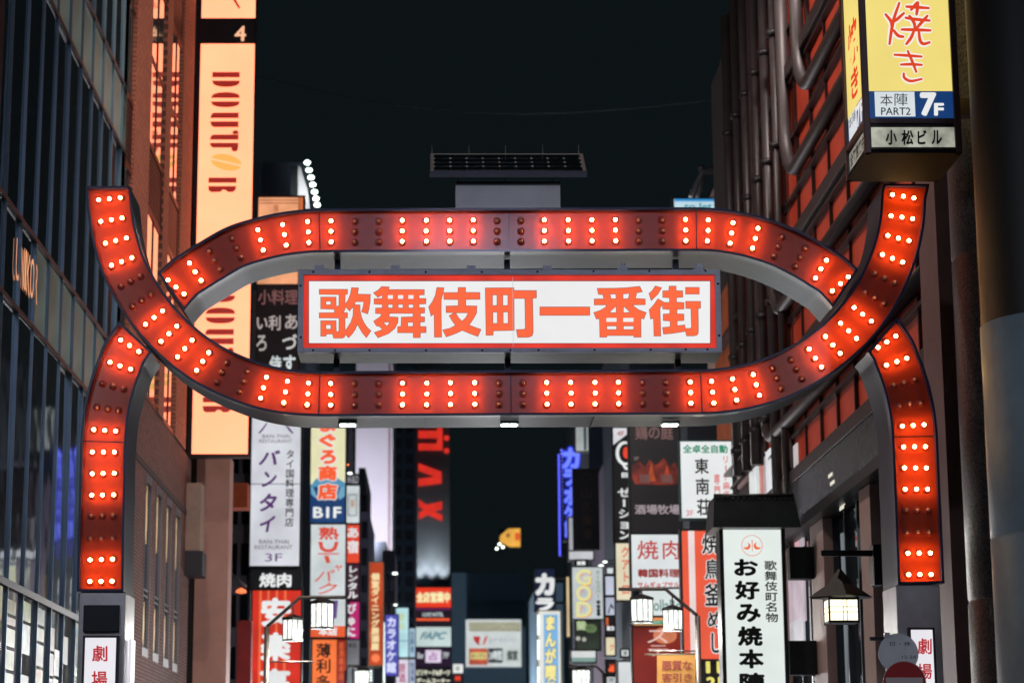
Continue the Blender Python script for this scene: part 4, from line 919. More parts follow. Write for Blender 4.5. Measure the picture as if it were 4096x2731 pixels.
p = at(1730, 2346, YT); q = at(1662, 2346, YT); MB().box(q.x, at(1798, 2346, YT).x, YT - 1.4, YT - .02, p.z - 1.2, p.z - .8).build('ledge', DK((60, 66, 72)), tw)
for lab, r, its in (
    ('red lit sign with yellow-white characters below the tower', (1662, 2349, 1804, 2428), [('p', None, em((236, 60, 34), .95)), ('t', '全店営業中', (1666, 2366, 1800, 2408), em((250, 238, 180), 1), {'b': .06})]),
    ('dark sign with small white words and an orange line below the tower', (1664, 2434, 1804, 2502), [('p', None, em((40, 28, 44), .6)), ('t', 'LUXE HOTEL', (1690, 2448, 1774, 2464), WH2, {'b': .03}), ('poly', [R(1666, 2472, 1798, 2481)], ORANGE), ('poly', [R(1664, 2434, 1804, 2437)], em((150, 60, 140), .8, 0))]),
    ('mint white sign with pale italic letters below the tower', (1662, 2506, 1804, 2584), [('p', None, em((206, 226, 224), .9, .08)), ('t', 'FAPC', (1680, 2526, 1786, 2556), em((120, 160, 170), .8), {'b': .05, 'sh': .4})]),
    ('dark purple sign with a bright pink-white square below the tower', (1664, 2588, 1804, 2666), [('p', None, em((48, 24, 54), .6)), ('p', (1702, 2598, 1764, 2648), em((232, 216, 238), .95)), ('t', '占', (1716, 2606, 1750, 2640), em((180, 110, 180), .8)), ('t', 'Bar', (1670, 2608, 1696, 2632), WH2), ('t', '7F', (1770, 2608, 1796, 2632), WH2)]),
    ('dark sign with cream katakana lines at the bottom below the tower', (1662, 2670, 1804, 2735), [('p', None, em((26, 30, 32), .5)), ('t', 'ビリヤード&ダーツ', (1666, 2676, 1800, 2700), em((240, 240, 216), 1), {'b': .05}), ('t', 'ゲームコーナー', (1666, 2710, 1800, 2731), em((240, 240, 216), 1), {'b': .05})])):
    sign(lab, r, 158, its, group=SG, d=.5)
bldg('shop_building', 'dark block holding the stacked signs under the red lettered tower', 1655, 1806, 2345, 159.5, 5, DK((30, 34, 40)))
sign('small white box light right of the stacked tower signs', (1812, 2654, 1852, 2690), 150, [('p', None, WHITE), ('t', '鍵', (1822, 2662, 1840, 2682), em((170, 180, 150), .8))])
sign('small black sign with a red square beneath the white box light', (1812, 2696, 1852, 2790), 150, [('p', None, em((40, 40, 44), .5)), ('p', (1820, 2702, 1842, 2720), RED)])
# far building with internet cafe signboard
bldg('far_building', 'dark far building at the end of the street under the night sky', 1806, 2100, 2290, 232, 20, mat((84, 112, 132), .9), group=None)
sign('three-tier lit cafe signboard at the far end of the street', (1864, 2477, 2084, 2664), 225,
     [('p', None, em((214, 222, 222), .88, .05)), ('p', (1876, 2486, 2082, 2524), em((196, 196, 168), .7)), ('t', 'コミック&ネットカフェ', (1878, 2492, 2080, 2520), INK, {'b': .05}), ('t', 'コミック&ネットカフェ', (1879, 2494, 2079, 2517), em((240, 236, 206), .9), {'b': .0}),
      ('poly', [[(1892, 2544), (1922, 2544), (1916, 2572), (1926, 2576), (1912, 2578), (1898, 2564)]], em((196, 42, 40), .85)), ('poly', [[(1930, 2578), (1938, 2550), (1952, 2540), (1944, 2562), (1936, 2578)]], em((220, 60, 44), .85)), ('t', 'precio', (1958, 2544, 2064, 2574), em((176, 186, 196), .8), {'b': 0}),
      ('p', (1876, 2592, 1950, 2658), em((208, 90, 60), .8, .3, 1)), ('p', (1882, 2608, 1946, 2636), em((226, 206, 130), .85)), ('t', 'オープン', (1886, 2614, 1942, 2630), em((60, 110, 60), .6), {'b': .03}), ('p', (1952, 2592, 2010, 2650), em((44, 44, 48), .5)), ('t', '24時間', (1956, 2600, 2006, 2640), WH2, {'b': .05}), ('p', (2014, 2592, 2080, 2650), em((206, 214, 210), .85)), ('t', '個室', (2026, 2600, 2070, 2640), em((60, 80, 80), .6), {'b': .04})], d=1.2, frame=(200, 204, 206))
ysn = sign('small slanted yellow sign glowing high above the far street end', (1998, 2112, 2081, 2190), 215, [('poly', [[(1999, 2150), (2002, 2140), (2034, 2113), (2081, 2112), (2081, 2186), (2040, 2186), (2000, 2168)]], em((250, 184, 78), .95, .2, .4)), ('p', (2060, 2130, 2079, 2160), em((236, 96, 50), .9)), ('poly', [circle(2032, 2140, 9, 12)], em((170, 120, 60), .7))], frame=(26, 30, 34), fw=.02)
for x, y in ((1998, 2175), (2012, 2187), (1987, 2193)):
    p = at(x, y, 213); MB().lathe([(.01, .12), (.1, .07), (.12, 0), (.1, -.07), (.01, -.12)], 8, 'Z', tuple(p)).build('spot_lamp', em((240, 255, 240), 5, 0), ysn)
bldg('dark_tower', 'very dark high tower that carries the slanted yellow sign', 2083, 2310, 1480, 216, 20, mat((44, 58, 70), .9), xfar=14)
# floodlit billboard edge above the left row
fb = empty('floodlit_billboard', tuple(at(1215, 840, 84)), 'white billboard edge with a row of bright green-white flood lamps', 'billboard')
Yf = 84
vs, fs = flatmesh('c', [[(1192, 662), (1204, 672), (1230, 760), (1240, 835), (1191, 835), (1192, 740)]]); mb = MB(); put(mb, vs, fs, lambda x, y: tuple(at(x, -y, Yf))); mb.build('panel', mat((206, 200, 206), .6), fb)
a = at(1191, 835, Yf); b = at(1240, 662, Yf); MB().box(a.x - .3, a.x, Yf + .02, Yf + .5, a.z - 1.5, b.z).build('frame', DARK, fb)
for x, y in ((1229, 651), (1236, 681), (1244, 710), (1251, 739), (1258, 768), (1264, 795), (1269, 820)):
    p = at(x, y, Yf - 1.2)
    MB().lathe([(.005, .08), (.09, .06), (.125, 0), (.09, -.06), (.005, -.08)], 10, 'Z', tuple(p)).build('flood_lamp', em((232, 255, 244), 7, 0), fb)
    MB().tube([(p.x, Yf - 1.1, p.z + .06), (p.x - .25, Yf, p.z + .1)], .02, 6).build('lamp_arm', GREY, fb)
lamp('flood_glow', tuple(at(1250, 740, Yf - 1.3)), 160, (.92, 1, .97), .2, 'POINT', fb)

# ================================================================ signs of the right row
SR = 'projecting shop signs on the right side of the street'
bldg('shop_building', 'dark building behind the black tavern signboard on the right', 2719, 2760, 1640, 62.5, 8, DK((40, 44, 50)), xfar=11)
bldg('shop_building', 'tall dark block between black katakana sign and blue neon', 2443, 2530, 1200, 84, 14, DK((40, 46, 54)), xfar=9)
bldg('shop_building', 'muted purple-grey building behind the unlit black signboard', 2353, 2443, 1806, 96, 12, DK((78, 70, 84)), xfar=9, win=(4, 9, 4, 20, WD))
bldg('shop_building', 'dark slate building behind the blue neon karaoke sign', 2280, 2360, 1700, 118, 16, DK((36, 44, 54)), xfar=9)
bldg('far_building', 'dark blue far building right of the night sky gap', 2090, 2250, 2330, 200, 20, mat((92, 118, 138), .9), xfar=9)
sign('navy sign with bold white katakana left of the manga cafe sign', (2140, 2274, 2219, 2443), 112, [('p', None, em((20, 34, 62), .7)), ('t', 'カ', (2143, 2294, 2216, 2378), WHITE, {'b': .07}), ('t', 'ラ', (2145, 2392, 2213, 2440), WHITE, {'b': .07})], group=SR, arm=.6)
LB_ = em((130, 190, 236), .9)
sign('white and blue manga cafe sign with yellow vertical lettering', (2156, 2443, 2243, 2900), 108, [('p', None, em((236, 238, 232), .92)), ('p', (2176, 2456, 2234, 2900), LB_), ('v', 'まんが喫茶', (2180, 2458, 2224, 2790), em((250, 236, 150), 1), {'b': .06, 'out': em((60, 110, 190), .8, 0), 'ob': .11})], group=SR, frame=(230, 205, 120))
led = empty('led_strip', tuple(at(2153, 2731, 107.6)), 'vertical row of white bulbs along the manga cafe sign edge', 'light strip')
mb = MB(); 
for y in range(2462, 2736, 9):
    if 2540 < y < 2560 or 2638 < y < 2662: continue
    p = at(2153, y, 107.6); mb.lathe([(.004, .045), (.05, .02), (.05, -.02), (.004, -.045)], 6, 'Z', tuple(p))
mb.build('bulb_row', em((235, 250, 245), 2.2, 0), led)['kind'] = 'stuff'
NE = em((112, 130, 255), 1.15, .05); NEO = em((40, 56, 220), 1.0, 0)
sign('tall blue neon karaoke sign with violet glowing katakana', (2250, 1788, 2300, 2160), 114, [('p', None, em((24, 30, 58), .5, 0)), ('t', 'カ', (2252, 1792, 2318, 1874), NE, {'b': .06, 'out': NEO, 'ob': .13}), ('t', 'ラ', (2256, 1878, 2302, 1942), NE, {'b': .06, 'out': NEO, 'ob': .13}), ('t', 'オ', (2256, 1950, 2300, 2020), NE, {'b': .06, 'out': NEO, 'ob': .13}), ('t', 'ケ', (2256, 2026, 2300, 2076), NE, {'b': .06, 'out': NEO, 'ob': .13}), ('t', '館', (2256, 2082, 2298, 2150), NE, {'b': .06, 'out': NEO, 'ob': .13})], group=SR)
nz0, nz1 = at(2237, 2222, 113).z, at(2237, 1816, 113).z; nx_ = at(2237, 2000, 113).x
nst = empty('neon_tube', (nx_, 113, nz0), 'straight vertical blue neon tube left of the karaoke neon sign', 'neon light')
MB().tube([(nx_, 113, nz0), (nx_, 113, nz1)], .045, 8).build('glass_tube', em((92, 96, 255), 1.5, 0), nst); MB().box(nx_ + .05, nx_ + .15, 113.05, 113.2, nz0, nz1).build('backing', DARK, nst)
sign('unlit black signboard with faint brown characters right of blue neon', (2294, 1876, 2394, 2194), 92, [('p', None, mat((20, 20, 22), .4)), ('poly', [circle(2346, 1910, 18), circle(2346, 1910, 15)], mat((70, 58, 54), .5))] + [('t', c_, (2326, y, 2366, y + 38), mat((88, 66, 58), .5), {'b': .02}) for c_, y in (('山', 1952), ('久', 2006), ('農', 2060), ('場', 2118))], group=SR, fw=.03)
sign('white lit ledge box under the unlit black signboard', (2276, 2204, 2372, 2236), 92.3, [('p', None, em((214, 216, 222), .8, .1))], group=SR, d=.6)
sign('tall pale lit sign edge left of the unlit black signboard', (2276, 2070, 2292, 2200), 92.3, [('p', None, em((196, 196, 206), .7, .1))], group=SR, d=.6)
sign('pale grey-green lit sign hanging just below the gate on the right', (2303, 1640, 2352, 1803), 100, [('p', None, em((190, 196, 196), .75, .15)), ('p', (2334, 1640, 2346, 1800), em((90, 110, 110), .5, .2))], group=SR)
sign('small black sign with white capital letters above the ring-letter sign', (2304, 2240, 2348, 2262), 89, [('p', None, BLACK), ('t', '営業', (2308, 2243, 2342, 2259), WHITE, {'b': .05})], group=SR)
def ringletter(s, r):
    return [('t', s, (r[0] + 3, r[1] + 2, r[2] + 3, r[3] + 2), em((232, 80, 130), .9, 0), {'b': .05}), ('t', s, r, em((246, 236, 120), .95, 0), {'b': .05}), ('t', s, (r[0] + 6, r[1] + 6, r[2] - 6, r[3] - 6), em((210, 222, 214), .85, 0), {'b': -.005})]
sign('white sign with yellow and pink ring letters and small green column', (2290, 2268, 2411, 2473), 88, [('p', None, em((206, 214, 216), .85, .1))] + ringletter('G', (2306, 2278, 2364, 2338)) + ringletter('O', (2306, 2342, 2364, 2402)) + ringletter('D', (2306, 2408, 2364, 2466)) +
     [('v', 'ガールズバー', (2382, 2280, 2400, 2392), em((110, 150, 90), .7), {'b': .02})] + [('poly', [circle(2392, y, 8, 14)], mat((40, 56, 56), .5)) for y in (2408, 2426, 2442, 2456)], group=SR)
sign('dark food photo sign with green and white shapes under ring letters', (2304, 2480, 2400, 2596), 87, [('p', None, em((60, 72, 60), .5, .5, 1)), ('poly', [circle(2330, 2500, 20, 16, 14)], em((170, 190, 130), .7, .3, 3)), ('poly', [circle(2364, 2512, 24, 16, 18)], em((120, 150, 100), .6, .3, 3)), ('poly', [circle(2312, 2552, 9, 12)], em((200, 200, 190), .8)), ('poly', [circle(2336, 2556, 9, 12)], em((190, 190, 180), .8)), ('t', '蘭', (2306, 2482, 2342, 2520), em((200, 220, 170), .8), {'b': .03})], group=SR)
sign('white glowing ledge with a mint lower stripe at right centre', (2286, 2602, 2382, 2645), 86, [('p', None, em((222, 226, 224), .9)), ('p', (2286, 2628, 2382, 2645), em((150, 184, 176), .7))], group=SR, d=.6)
sign('slim cream light box standing left of the ring letters', (2267, 2306, 2277, 2545), 98, [('p', None, em((236, 210, 160), .85, .1))], group=SR, d=.3)
col_items = (
    ('tiny white box light top of the slim centre-right stack', (2428, 2270, 2452, 2292), [('p', None, WH2)]),
    ('blank white lit panel in the slim centre-right stack', (2422, 2304, 2455, 2378), [('p', None, em((206, 212, 230), .88, .05))]),
    ('pale lavender lit panel with grey stroke in the slim centre-right stack', (2423, 2388, 2457, 2458), [('p', None, em((196, 202, 222), .85, .1)), ('poly', [[(2430, 2450), (2444, 2410), (2456, 2430), (2450, 2434), (2442, 2424), (2436, 2452)]], mat((90, 100, 130), .5))]),
    ('black and orange news panel in the slim centre-right stack', (2424, 2466, 2458, 2538), [('p', None, em((40, 36, 40), .5)), ('p', (2424, 2468, 2434, 2500), em((226, 110, 60), .8)), ('t', '直白', (2426, 2502, 2456, 2520), WHITE, {'b': .05})]),
    ('cream panel with a thin orange character in the slim centre-right stack', (2424, 2548, 2459, 2618), [('p', None, em((236, 226, 190), .9)), ('t', 'ク', (2438, 2574, 2456, 2600), em((236, 110, 70), .8))]),
    ('black panel with an orange-red bird mark in the slim centre-right stack', (2426, 2640, 2460, 2700), [('p', None, em((24, 26, 30), .4)), ('poly', [[(2432, 2676), (2440, 2668), (2440, 2650), (2446, 2664), (2454, 2652), (2458, 2672), (2456, 2686), (2436, 2684)]], ORANGE)]),
    ('white panel with grey text at the bottom centre-right stack', (2428, 2706, 2462, 2790), [('p', None, WH2), ('t', '7F', (2434, 2712, 2456, 2728), mat((90, 90, 96), .5))]))
for lab, r, its in col_items: sign(lab, r, 80, its, group=SR, d=.3)
sign('tall black sign with white vertical katakana and round red logo', (2455, 1640, 2518, 2166), 76,
     [('p', None, em((14, 20, 24), .4, 0)), ('poly', [[(2455, 1712), (2510, 1712), (2510, 1738), (2455, 1780)]], em((226, 226, 230), .9)), ('t', '4F', (2470, 1724, 2500, 1744), em((200, 130, 140), .7)),
      ('poly', [circle(2500, 1814, 36, 28, 48), circle(2504, 1814, 27, 28, 38)], WHITE), ('poly', [circle(2506, 1812, 13, 14, 24)], em((232, 70, 44), .95)), ('poly', [[(2482, 1850), (2512, 1872), (2516, 1882), (2500, 1880)]], WHITE), ('t', '目', (2486, 1892, 2514, 1912), WHITE, {'b': .04}),
      ('v', 'ゼーション', (2468, 1950, 2520, 2160), WHITE, {'b': .03})], group=SR)
sign('cream sign with thin orange-red katakana beneath black katakana sign', (2465, 2172, 2522, 2398), 75.8, [('p', None, em((238, 228, 196), .9, .05)), ('v', 'クアトロ', (2484, 2182, 2520, 2380), em((232, 90, 66), .9), {'b': .02})], group=SR)
sign('small lit square plate on the dark strip below the cream sign', (2486, 2598, 2514, 2622), 75.6, [('p', None, WH2), ('t', '酒', (2492, 2602, 2508, 2618), INK)], group=SR)
sign('blank white lit box low on the dark strip beside the red banner', (2476, 2646, 2533, 3000), 75.6, [('p', None, em((224, 228, 230), .9, .05))], group=SR)
bldg('shop_building', 'dark narrow wall behind the cream katakana sign', 2455, 2530, 1640, 77.5, 5, DK((22, 30, 38)), xfar=9)
DKP = em((20, 20, 24), .5, .2)
flame = [[(2530, 1860), (2560, 1845), (2580, 1870), (2600, 1838), (2622, 1862), (2640, 1850), (2655, 1832), (2680, 1866), (2700, 1850), (2712, 1880), (2712, 1932), (2690, 1940), (2540, 1938), (2528, 1910)]]
sign('dark tavern signboard with dull pink characters and a flame picture', (2522, 1640, 2719, 2134), 62,
     [('p', None, em((26, 26, 30), .45, .2)), ('poly', flame, em((150, 48, 32), .55, .55, 2.5)), ('poly', [[(2590, 1925), (2606, 1850), (2622, 1925)]], em((226, 96, 44), .6, .3, 3)), ('poly', [[(2650, 1925), (2668, 1856), (2684, 1925)]], em((200, 70, 36), .6, .3, 3)), ('t', '鶏の庭', (2543, 1700, 2696, 1760), em((150, 112, 108), .55), {'b': .02}), ('t', '2F', (2535, 1828, 2556, 1842), em((170, 140, 140), .6)), ('t', '鶏', (2555, 1898, 2600, 1936), em((140, 104, 100), .5)), ('t', '鶏', (2640, 1898, 2690, 1936), em((140, 104, 100), .5)), ('t', '酒場牧場', (2535, 2019, 2716, 2058), em((186, 170, 176), .7), {'b': .03})], group=SR)
RD3 = em((206, 54, 46), .85)
sign('white barbecue sign with large red characters on the right row', (2527, 2137, 2719, 2350), 61.8, [('p', None, em((230, 236, 238), .92, .05)), ('t', '焼', (2550, 2160, 2634, 2236), RD3, {'b': .01}), ('t', '肉', (2652, 2160, 2718, 2236), RD3, {'b': .01}), ('t', '韓国料理', (2550, 2274, 2716, 2309), em((160, 40, 36), .8), {'b': .04}), ('t', 'サムギョプサル', (2548, 2326, 2716, 2348), RD3, {'b': .03})], group=SR)
sign('white sign with pale green rounded Latin letters behind right lanterns', (2570, 2354, 2730, 2460), 61.5, [('p', None, em((228, 236, 236), .92, .05)), ('t', 'CollaBo', (2582, 2396, 2726, 2442), em((120, 160, 150), .8), {'b': .02})], group=SR)
sign('thin orange and green strip sign above the steak sign', (2536, 2466, 2730, 2500), 61.6, [('p', None, em((244, 150, 90), .9)), ('p', (2540, 2480, 2660, 2496), em((30, 160, 110), .8)), ('t', 'ライスおかわり', (2560, 2482, 2640, 2494), WH2)], group=SR)
sign('dark red glossy steak sign with pale pink katakana', (2538, 2505, 2728, 3300), 61.7, [('p', None, em((140, 38, 28), .75, .45, .5)), ('poly', [circle(2668, 2540, 48, 24, 34)], em((236, 140, 100), .75, .2)), ('t', 'ス', (2595, 2519, 2678, 2571), em((244, 206, 196), .9), {'b': 0}), ('t', 'テ', (2598, 2580, 2680, 2625), em((236, 190, 180), .85), {'b': 0}), ('v', 'ーキ', (2600, 2640, 2680, 2800), em((236, 190, 180), .85), {'b': 0})], group=SR)
sign('white mahjong parlour sign with black and green characters', (2724, 1765, 2929, 2071), 53, [('p', None, em((236, 240, 240), .95, .03)), ('t', '全卓全自動', (2734, 1778, 2914, 1812), em((20, 150, 110), .8), {'b': .03}), ('t', '東', (2780, 1833, 2836, 1895), INK, {'b': .02}), ('t', '南', (2782, 1912, 2836, 1978), INK, {'b': .02}), ('t', '荘', (2784, 1995, 2840, 2061), INK, {'b': .02}), ('v', 'リーチ麻雀', (2890, 1820, 2918, 1996), em((236, 120, 116), .85)), ('v', '専門', (2854, 1894, 2880, 1986), em((236, 120, 116), .85)), ('t', '3F', (2741, 2040, 2770, 2064), em((230, 150, 160), .85))], group=SR, frame=(40, 90, 90), fw=.03, arm=.3)
OL = {'b': .02, 'out': WHITE, 'ob': .075}
sign('orange-red sign with white stripe and outlined black characters', (2732, 2122, 2897, 2634), 53.2, [('p', None, em((240, 92, 62), .95, .05)), ('p', (2758, 2122, 2783, 2634), em((244, 226, 224), .92))] + [('t', c_, r_3, INK, OL) for c_, r_3 in (('焼', (2812, 2134, 2886, 2216)), ('鳥', (2820, 2236, 2886, 2318)), ('釜', (2816, 2334, 2886, 2424)), ('め', (2826, 2446, 2886, 2512)), ('し', (2838, 2532, 2886, 2612)))], group=SR, arm=.3)
sign('black sign with yellow opening hour numerals under the orange sign', (2804, 2640, 2896, 2790), 53.3, [('p', None, em((20, 22, 20), .4)), ('t', '11', (2826, 2642, 2884, 2690), em((244, 232, 120), .95), {'b': .05}), ('t', '21', (2826, 2706, 2884, 2750), em((244, 232, 120), .95), {'b': .05})], group=SR)
sign('tall amber lit sign glimpsed right of the white name board', (2880, 1040, 2912, 1346), 57, [('p', None, em((250, 200, 110), .95, .05))], group=SR)
pk = sign('short pink neon tube sign below the amber sign', (2892, 1368, 2918, 1396), 57, [('poly', [[(2896, 1392), (2911, 1372), (2916, 1375), (2901, 1396)]], em((250, 60, 170), 1.6, 0))], frame=(20, 20, 24), fw=.01)
sign('blue and white lit billboard strip on the roof right of the gate top', (2698, 796, 2895, 1000), 66, [('p', None, em((196, 226, 238), .9, .08)), ('p', (2700, 796, 2894, 806), em((60, 150, 214), .9)), ('t', 'to let', (2738, 812, 2850, 840), em((60, 160, 180), .8))], frame=(30, 34, 40), group=SR)
# rooftop structure behind it
rt = bldg('rooftop_house', 'grey rooftop shed with sloping pipe behind the blue billboard strip', 2840, 2915, 705, 68, 4, DK((134, 112, 104)), xfar=9)
MB().tube([tuple(at(2765, 790, 67.5)), tuple(at(2805, 690, 67.5)), tuple(at(2920, 682, 67.5))], .1, 8).build('sloping_pipe', mat((150, 150, 156), .4, .4), rt)
MB().tube([tuple(at(2790, 790, 67.5)), tuple(at(2818, 700, 67.5))], .07, 8).build('sloping_pipe', mat((150, 150, 156), .4, .4), rt)
for x in (2806, 2842, 2878, 2912): p = at(x, 682, 67.5); MB().tube([(p.x, 67.5, p.z), (p.x, 67.5, p.z + .16)], .1, 8).build('roof_vent', mat((110, 110, 118), .5, .3), rt)

# building with pipes, glazed and bright at the lower storeys
sf = empty('piped_building', (RX, 51, 0), 'dark wall with vertical drain pipes above bright glazed lower storeys, right side', 'building')
MB().box(RX + .2, RX + 9, 47.45, 56, 0, 20).build('wall', mat((60, 50, 52), .7, noise=.2), sf)
MB().box(RX + .1, RX + .18, 47.5, 55.8, 10.2, 14.0).build('orange_wall_panel', mat((206, 104, 52), .6, noise=.3, nscale=1), sf)
for (xa_, xb__, ya_, yb__, c_, s_) in ((2945, 2985, 1770, 1920, (150, 120, 120), .5), (2990, 3028, 1690, 2005, (222, 226, 226), .85), (3032, 3046, 1700, 2005, (226, 150, 140), .7), (3052, 3074, 1815, 2005, (200, 180, 186), .7), (3080, 3106, 1810, 2005, (226, 228, 232), .9),
        (3160, 3232, 2010, 2180, (206, 190, 200), .7), (3158, 3240, 2322, 2480, (214, 196, 208), .7), (3160, 3235, 2500, 2560, (216, 216, 222), .7), (3158, 3215, 2120, 2182, (230, 120, 110), .8)):
    p, q = atX(xa_, ya_, RX + .12), atX(xb__, yb__, RX + .12)
    if p.y > 47.6: MB().box(RX + .12, RX + .19, p.y, q.y, q.z, p.z).build('lit_window', em(c_, s_, .12, 2), sf)
    else: MB().box(RX + .02, RX + .06, max(q.y, 41.1), min(p.y, 47.3), q.z, p.z).build('lit_window', em(c_, s_, .12, 2), rb)
for (xa_, xb__, ya_, yb__, c_, s_) in ((3090, 3104, 1800, 1985, (230, 232, 236), .92), (3112, 3160, 1800, 1925, (230, 232, 236), .92), (3166, 3200, 1800, 1880, (214, 206, 204), .8)):
    p, q = atX(xa_, ya_, RX + .15), atX(xb__, yb__, RX + .15); MB().box(RX + .1, RX + .16, q.y, p.y, q.z, p.z).build('lit_window', em(c_, s_, .12, 2), rb)
for z in (6.4, 7.2, 8.0, 8.9): MB().box(RX + .02, RX + .1, 47.6, 55.8, z, z + .05).build('window_bar', DARK, sf)
MB().box(RX + .02, RX + .1, 47.6, 55.8, .3, 3.2).build('shopfront_fill', SHOP_FILL, sf)  # unseen glowing front added as fill for the walls above
for nm_, X_, lab_ in (('shopfront_fill_row', -6.0, 'row of glowing shopfronts added below view to light the left side'), ('shopfront_fill_row', 7.0, 'row of glowing shopfronts added below view to light the right side')):
    e_ = empty(nm_, (X_, 60, 0), lab_, 'shopfronts')  # glowing rows added under the view to fill the far street
    for k in range(12):
        y = 57 + k * 7; X2 = X_ * (1 - k * .035)
        MB().box(X2, X2 + (.3 if X_ > 0 else -.3), y + .3, y + 6.4, .3, 2.9).build('shopfront_fill', em(((255, 236, 214), (255, 206, 170), (226, 240, 255))[k % 3], 2.5, .3, 1.5), e_)
        MB().box(X2 - (.8 if X_ > 0 else -.8), X2 + (.4 if X_ > 0 else -.4), y, y + 6.7, 3.0, 3.15).build('awning', DARK, e_)
pfl = empty('added_flood_mast', (-5.6, 130.5, 0), 'flood light mast added to brighten the pale building flank', 'flood light')  # mast added behind the signs to light the pale wall
MB().tube([(-5.6, 130.5, 0), (-5.6, 130.5, 16.6)], .08, 8).build('mast', GREY, pfl); MB().box(-5.6, -4.9, 130.3, 130.8, 16.6, 16.9).build('lamp_head', GREY, pfl)
lamp('wall_fill_beam', (-5.2, 131, 17), 6500, (.94, .92, 1), .3, 'SPOT', pfl, rot=(math.radians(92), 0, 0), spot=math.radians(150))

# near tall sign with tiled roof
YO = 40.5
ok = sign('white vertical sign with black brush lettering and round orange crest', (2905, 2117, 3139, 3150), YO,
     [('p', None, em((232, 240, 236), .95, .04)), ('poly', [circle(3021, 2182, 43, 40), circle(3021, 2182, 40.5, 40)], em((236, 130, 96), .9)),
      ('poly', [circle(3000, 2184, 15, 24)], em((240, 112, 66), .95)), ('poly', [circle(3042, 2184, 15, 24)], em((240, 112, 66), .95)), ('poly', [circle(2994, 2178, 12, 24)], em((232, 240, 236), .95, 0)), ('poly', [circle(3048, 2178, 12, 24)], em((232, 240, 236), .95, 0)), ('poly', [[(3019, 2160), (3023, 2160), (3022, 2206), (3020, 2206)]], em((236, 110, 66), .9))] +
     [('t', c_, r_4, INK, {'b': .045}) for c_, r_4 in (('お', (2945, 2238, 3041, 2306)), ('好', (2946, 2326, 3044, 2402)), ('み', (2950, 2420, 3046, 2493)), ('焼', (2952, 2510, 3050, 2588)), ('本', (2954, 2602, 3052, 2678)), ('陣', (2954, 2696, 3054, 2772)))] +
     [('v', '歌舞伎町名物', (3064, 2244, 3116, 2496), INK, {'b': .02})], frame=(24, 34, 36), d=.5, fw=.07)
a, b = at(2860, 2112, YO - .2), at(3178, 1992, YO); yb_, yt_ = YO - .35, YO + .9; ym_ = (yb_ + yt_) / 2
rf = MB(); zr0, zr1 = a.z, b.z
rf.add([(a.x - .05, yb_, zr0), (b.x + .05, yb_, zr0), (b.x + .05, yt_, zr0), (a.x - .05, yt_, zr0), (a.x + .0, ym_ - .45, zr1), (b.x - .03, ym_ - .45, zr1), (b.x - .03, ym_ + .45, zr1), (a.x + .0, ym_ + .45, zr1)],
       [(0, 3, 2, 1), (4, 5, 6, 7), (0, 1, 5, 4), (1, 2, 6, 5), (2, 3, 7, 6), (3, 0, 4, 7)])
TL = mat((22, 32, 36), .4, .2, noise=.3, nscale=4, key='tile')
rfo = rf.build('roof', TL, ok)
for i in range(15):
    t = (i + .5) / 15; xb2 = a.x + (b.x - a.x) * t; xt2 = a.x + .02 + (b.x - a.x - .05) * t
    MB().tube([(xt2, ym_ - .47, zr1 - .05), (xt2, ym_ - .3, zr1 + .02)], .035, 6).build('roof_tile', TL, rfo)
MB().tube([(a.x, ym_ - .42, zr1 + .02), (b.x - .04, ym_ - .42, zr1 + .02)], .045, 8).build('ridge_tile', TL, rfo)
for (r_x0, r_y0, r_x1, r_y1) in ((3154, 2188, 3231, 2315), (3154, 2562, 3245, 2698)):
    a, b = at(r_x0, r_y0, YO + .2), at(r_x1, r_y1, YO + .2); MB().box(a.x, 6.87, YO + .1, YO + .45, b.z, a.z).build('mount_box', mat((24, 34, 38), .5, .2), ok)

# hanging lantern on the right
YLn = 30.6
ln = empty('wall_lantern', tuple(at(3500, 2260, YLn)), 'black iron pagoda-roof lantern glowing warm white on a wall bracket', 'lantern')
def bxp(x0_, y0_, x1_, y1_, Y, d, nm, m, par, bev=0):
    a, b = at(x0_, y0_, Y), at(x1_, y1_, Y); return MB().box(a.x, b.x, Y, Y + d, b.z, a.z).build(nm, m, par, bevel=bev)
IR = mat((28, 26, 30), .5, .3)
bxp(3492, 2175, 3532, 2338, YLn, .3, 'wall_box', IR, ln, .01); bxp(3285, 2199, 3494, 2222, YLn + .08, .08, 'arm', IR, ln, .01)
c = at(3357, 2222, YLn + .12); e0 = at(3262, 2384, YLn); e1 = at(3452, 2384, YLn); hw_ = (e1.x - e0.x) / 2; bx = at(3300, 2384, YLn); bw_ = (at(3416, 2384, YLn).x - bx.x) / 2; zc1 = at(3357, 2270, YLn).z; zc0 = e0.z; zb1 = zc0; zb0 = at(3357, 2484, YLn).z
mb = MB(); mb.lathe([(.012, c.z - zc1 + .02), (.02, 0)], 8, 'Z', (c.x, c.y, zc1)); mb.build('hook', IR, ln)
mb = MB(); mb.lathe([(.02, zc1), (hw_ * .55, zc1 - (zc1 - zc0) * .55), (hw_ * 1.35, zc0), (hw_ * 1.2, zc0 - .02), (.02, zc0 - .02)], 4, 'Z', (c.x, c.y, 0), False); o = mb.build('lantern_roof', IR, ln)
mb = MB(); mb.box(c.x - bw_, c.x + bw_, c.y - bw_, c.y + bw_, zb0, zb1 - .02); mb.build('lantern_glass', em((255, 246, 214), 1.7, .1, 6), ln)
mb = MB()
for sx in (-1, 1):
    for sy in (-1, 1): mb.box(c.x + sx * bw_ - .012, c.x + sx * bw_ + .012, c.y + sy * bw_ - .012, c.y + sy * bw_ + .012, zb0 - .03, zb1)
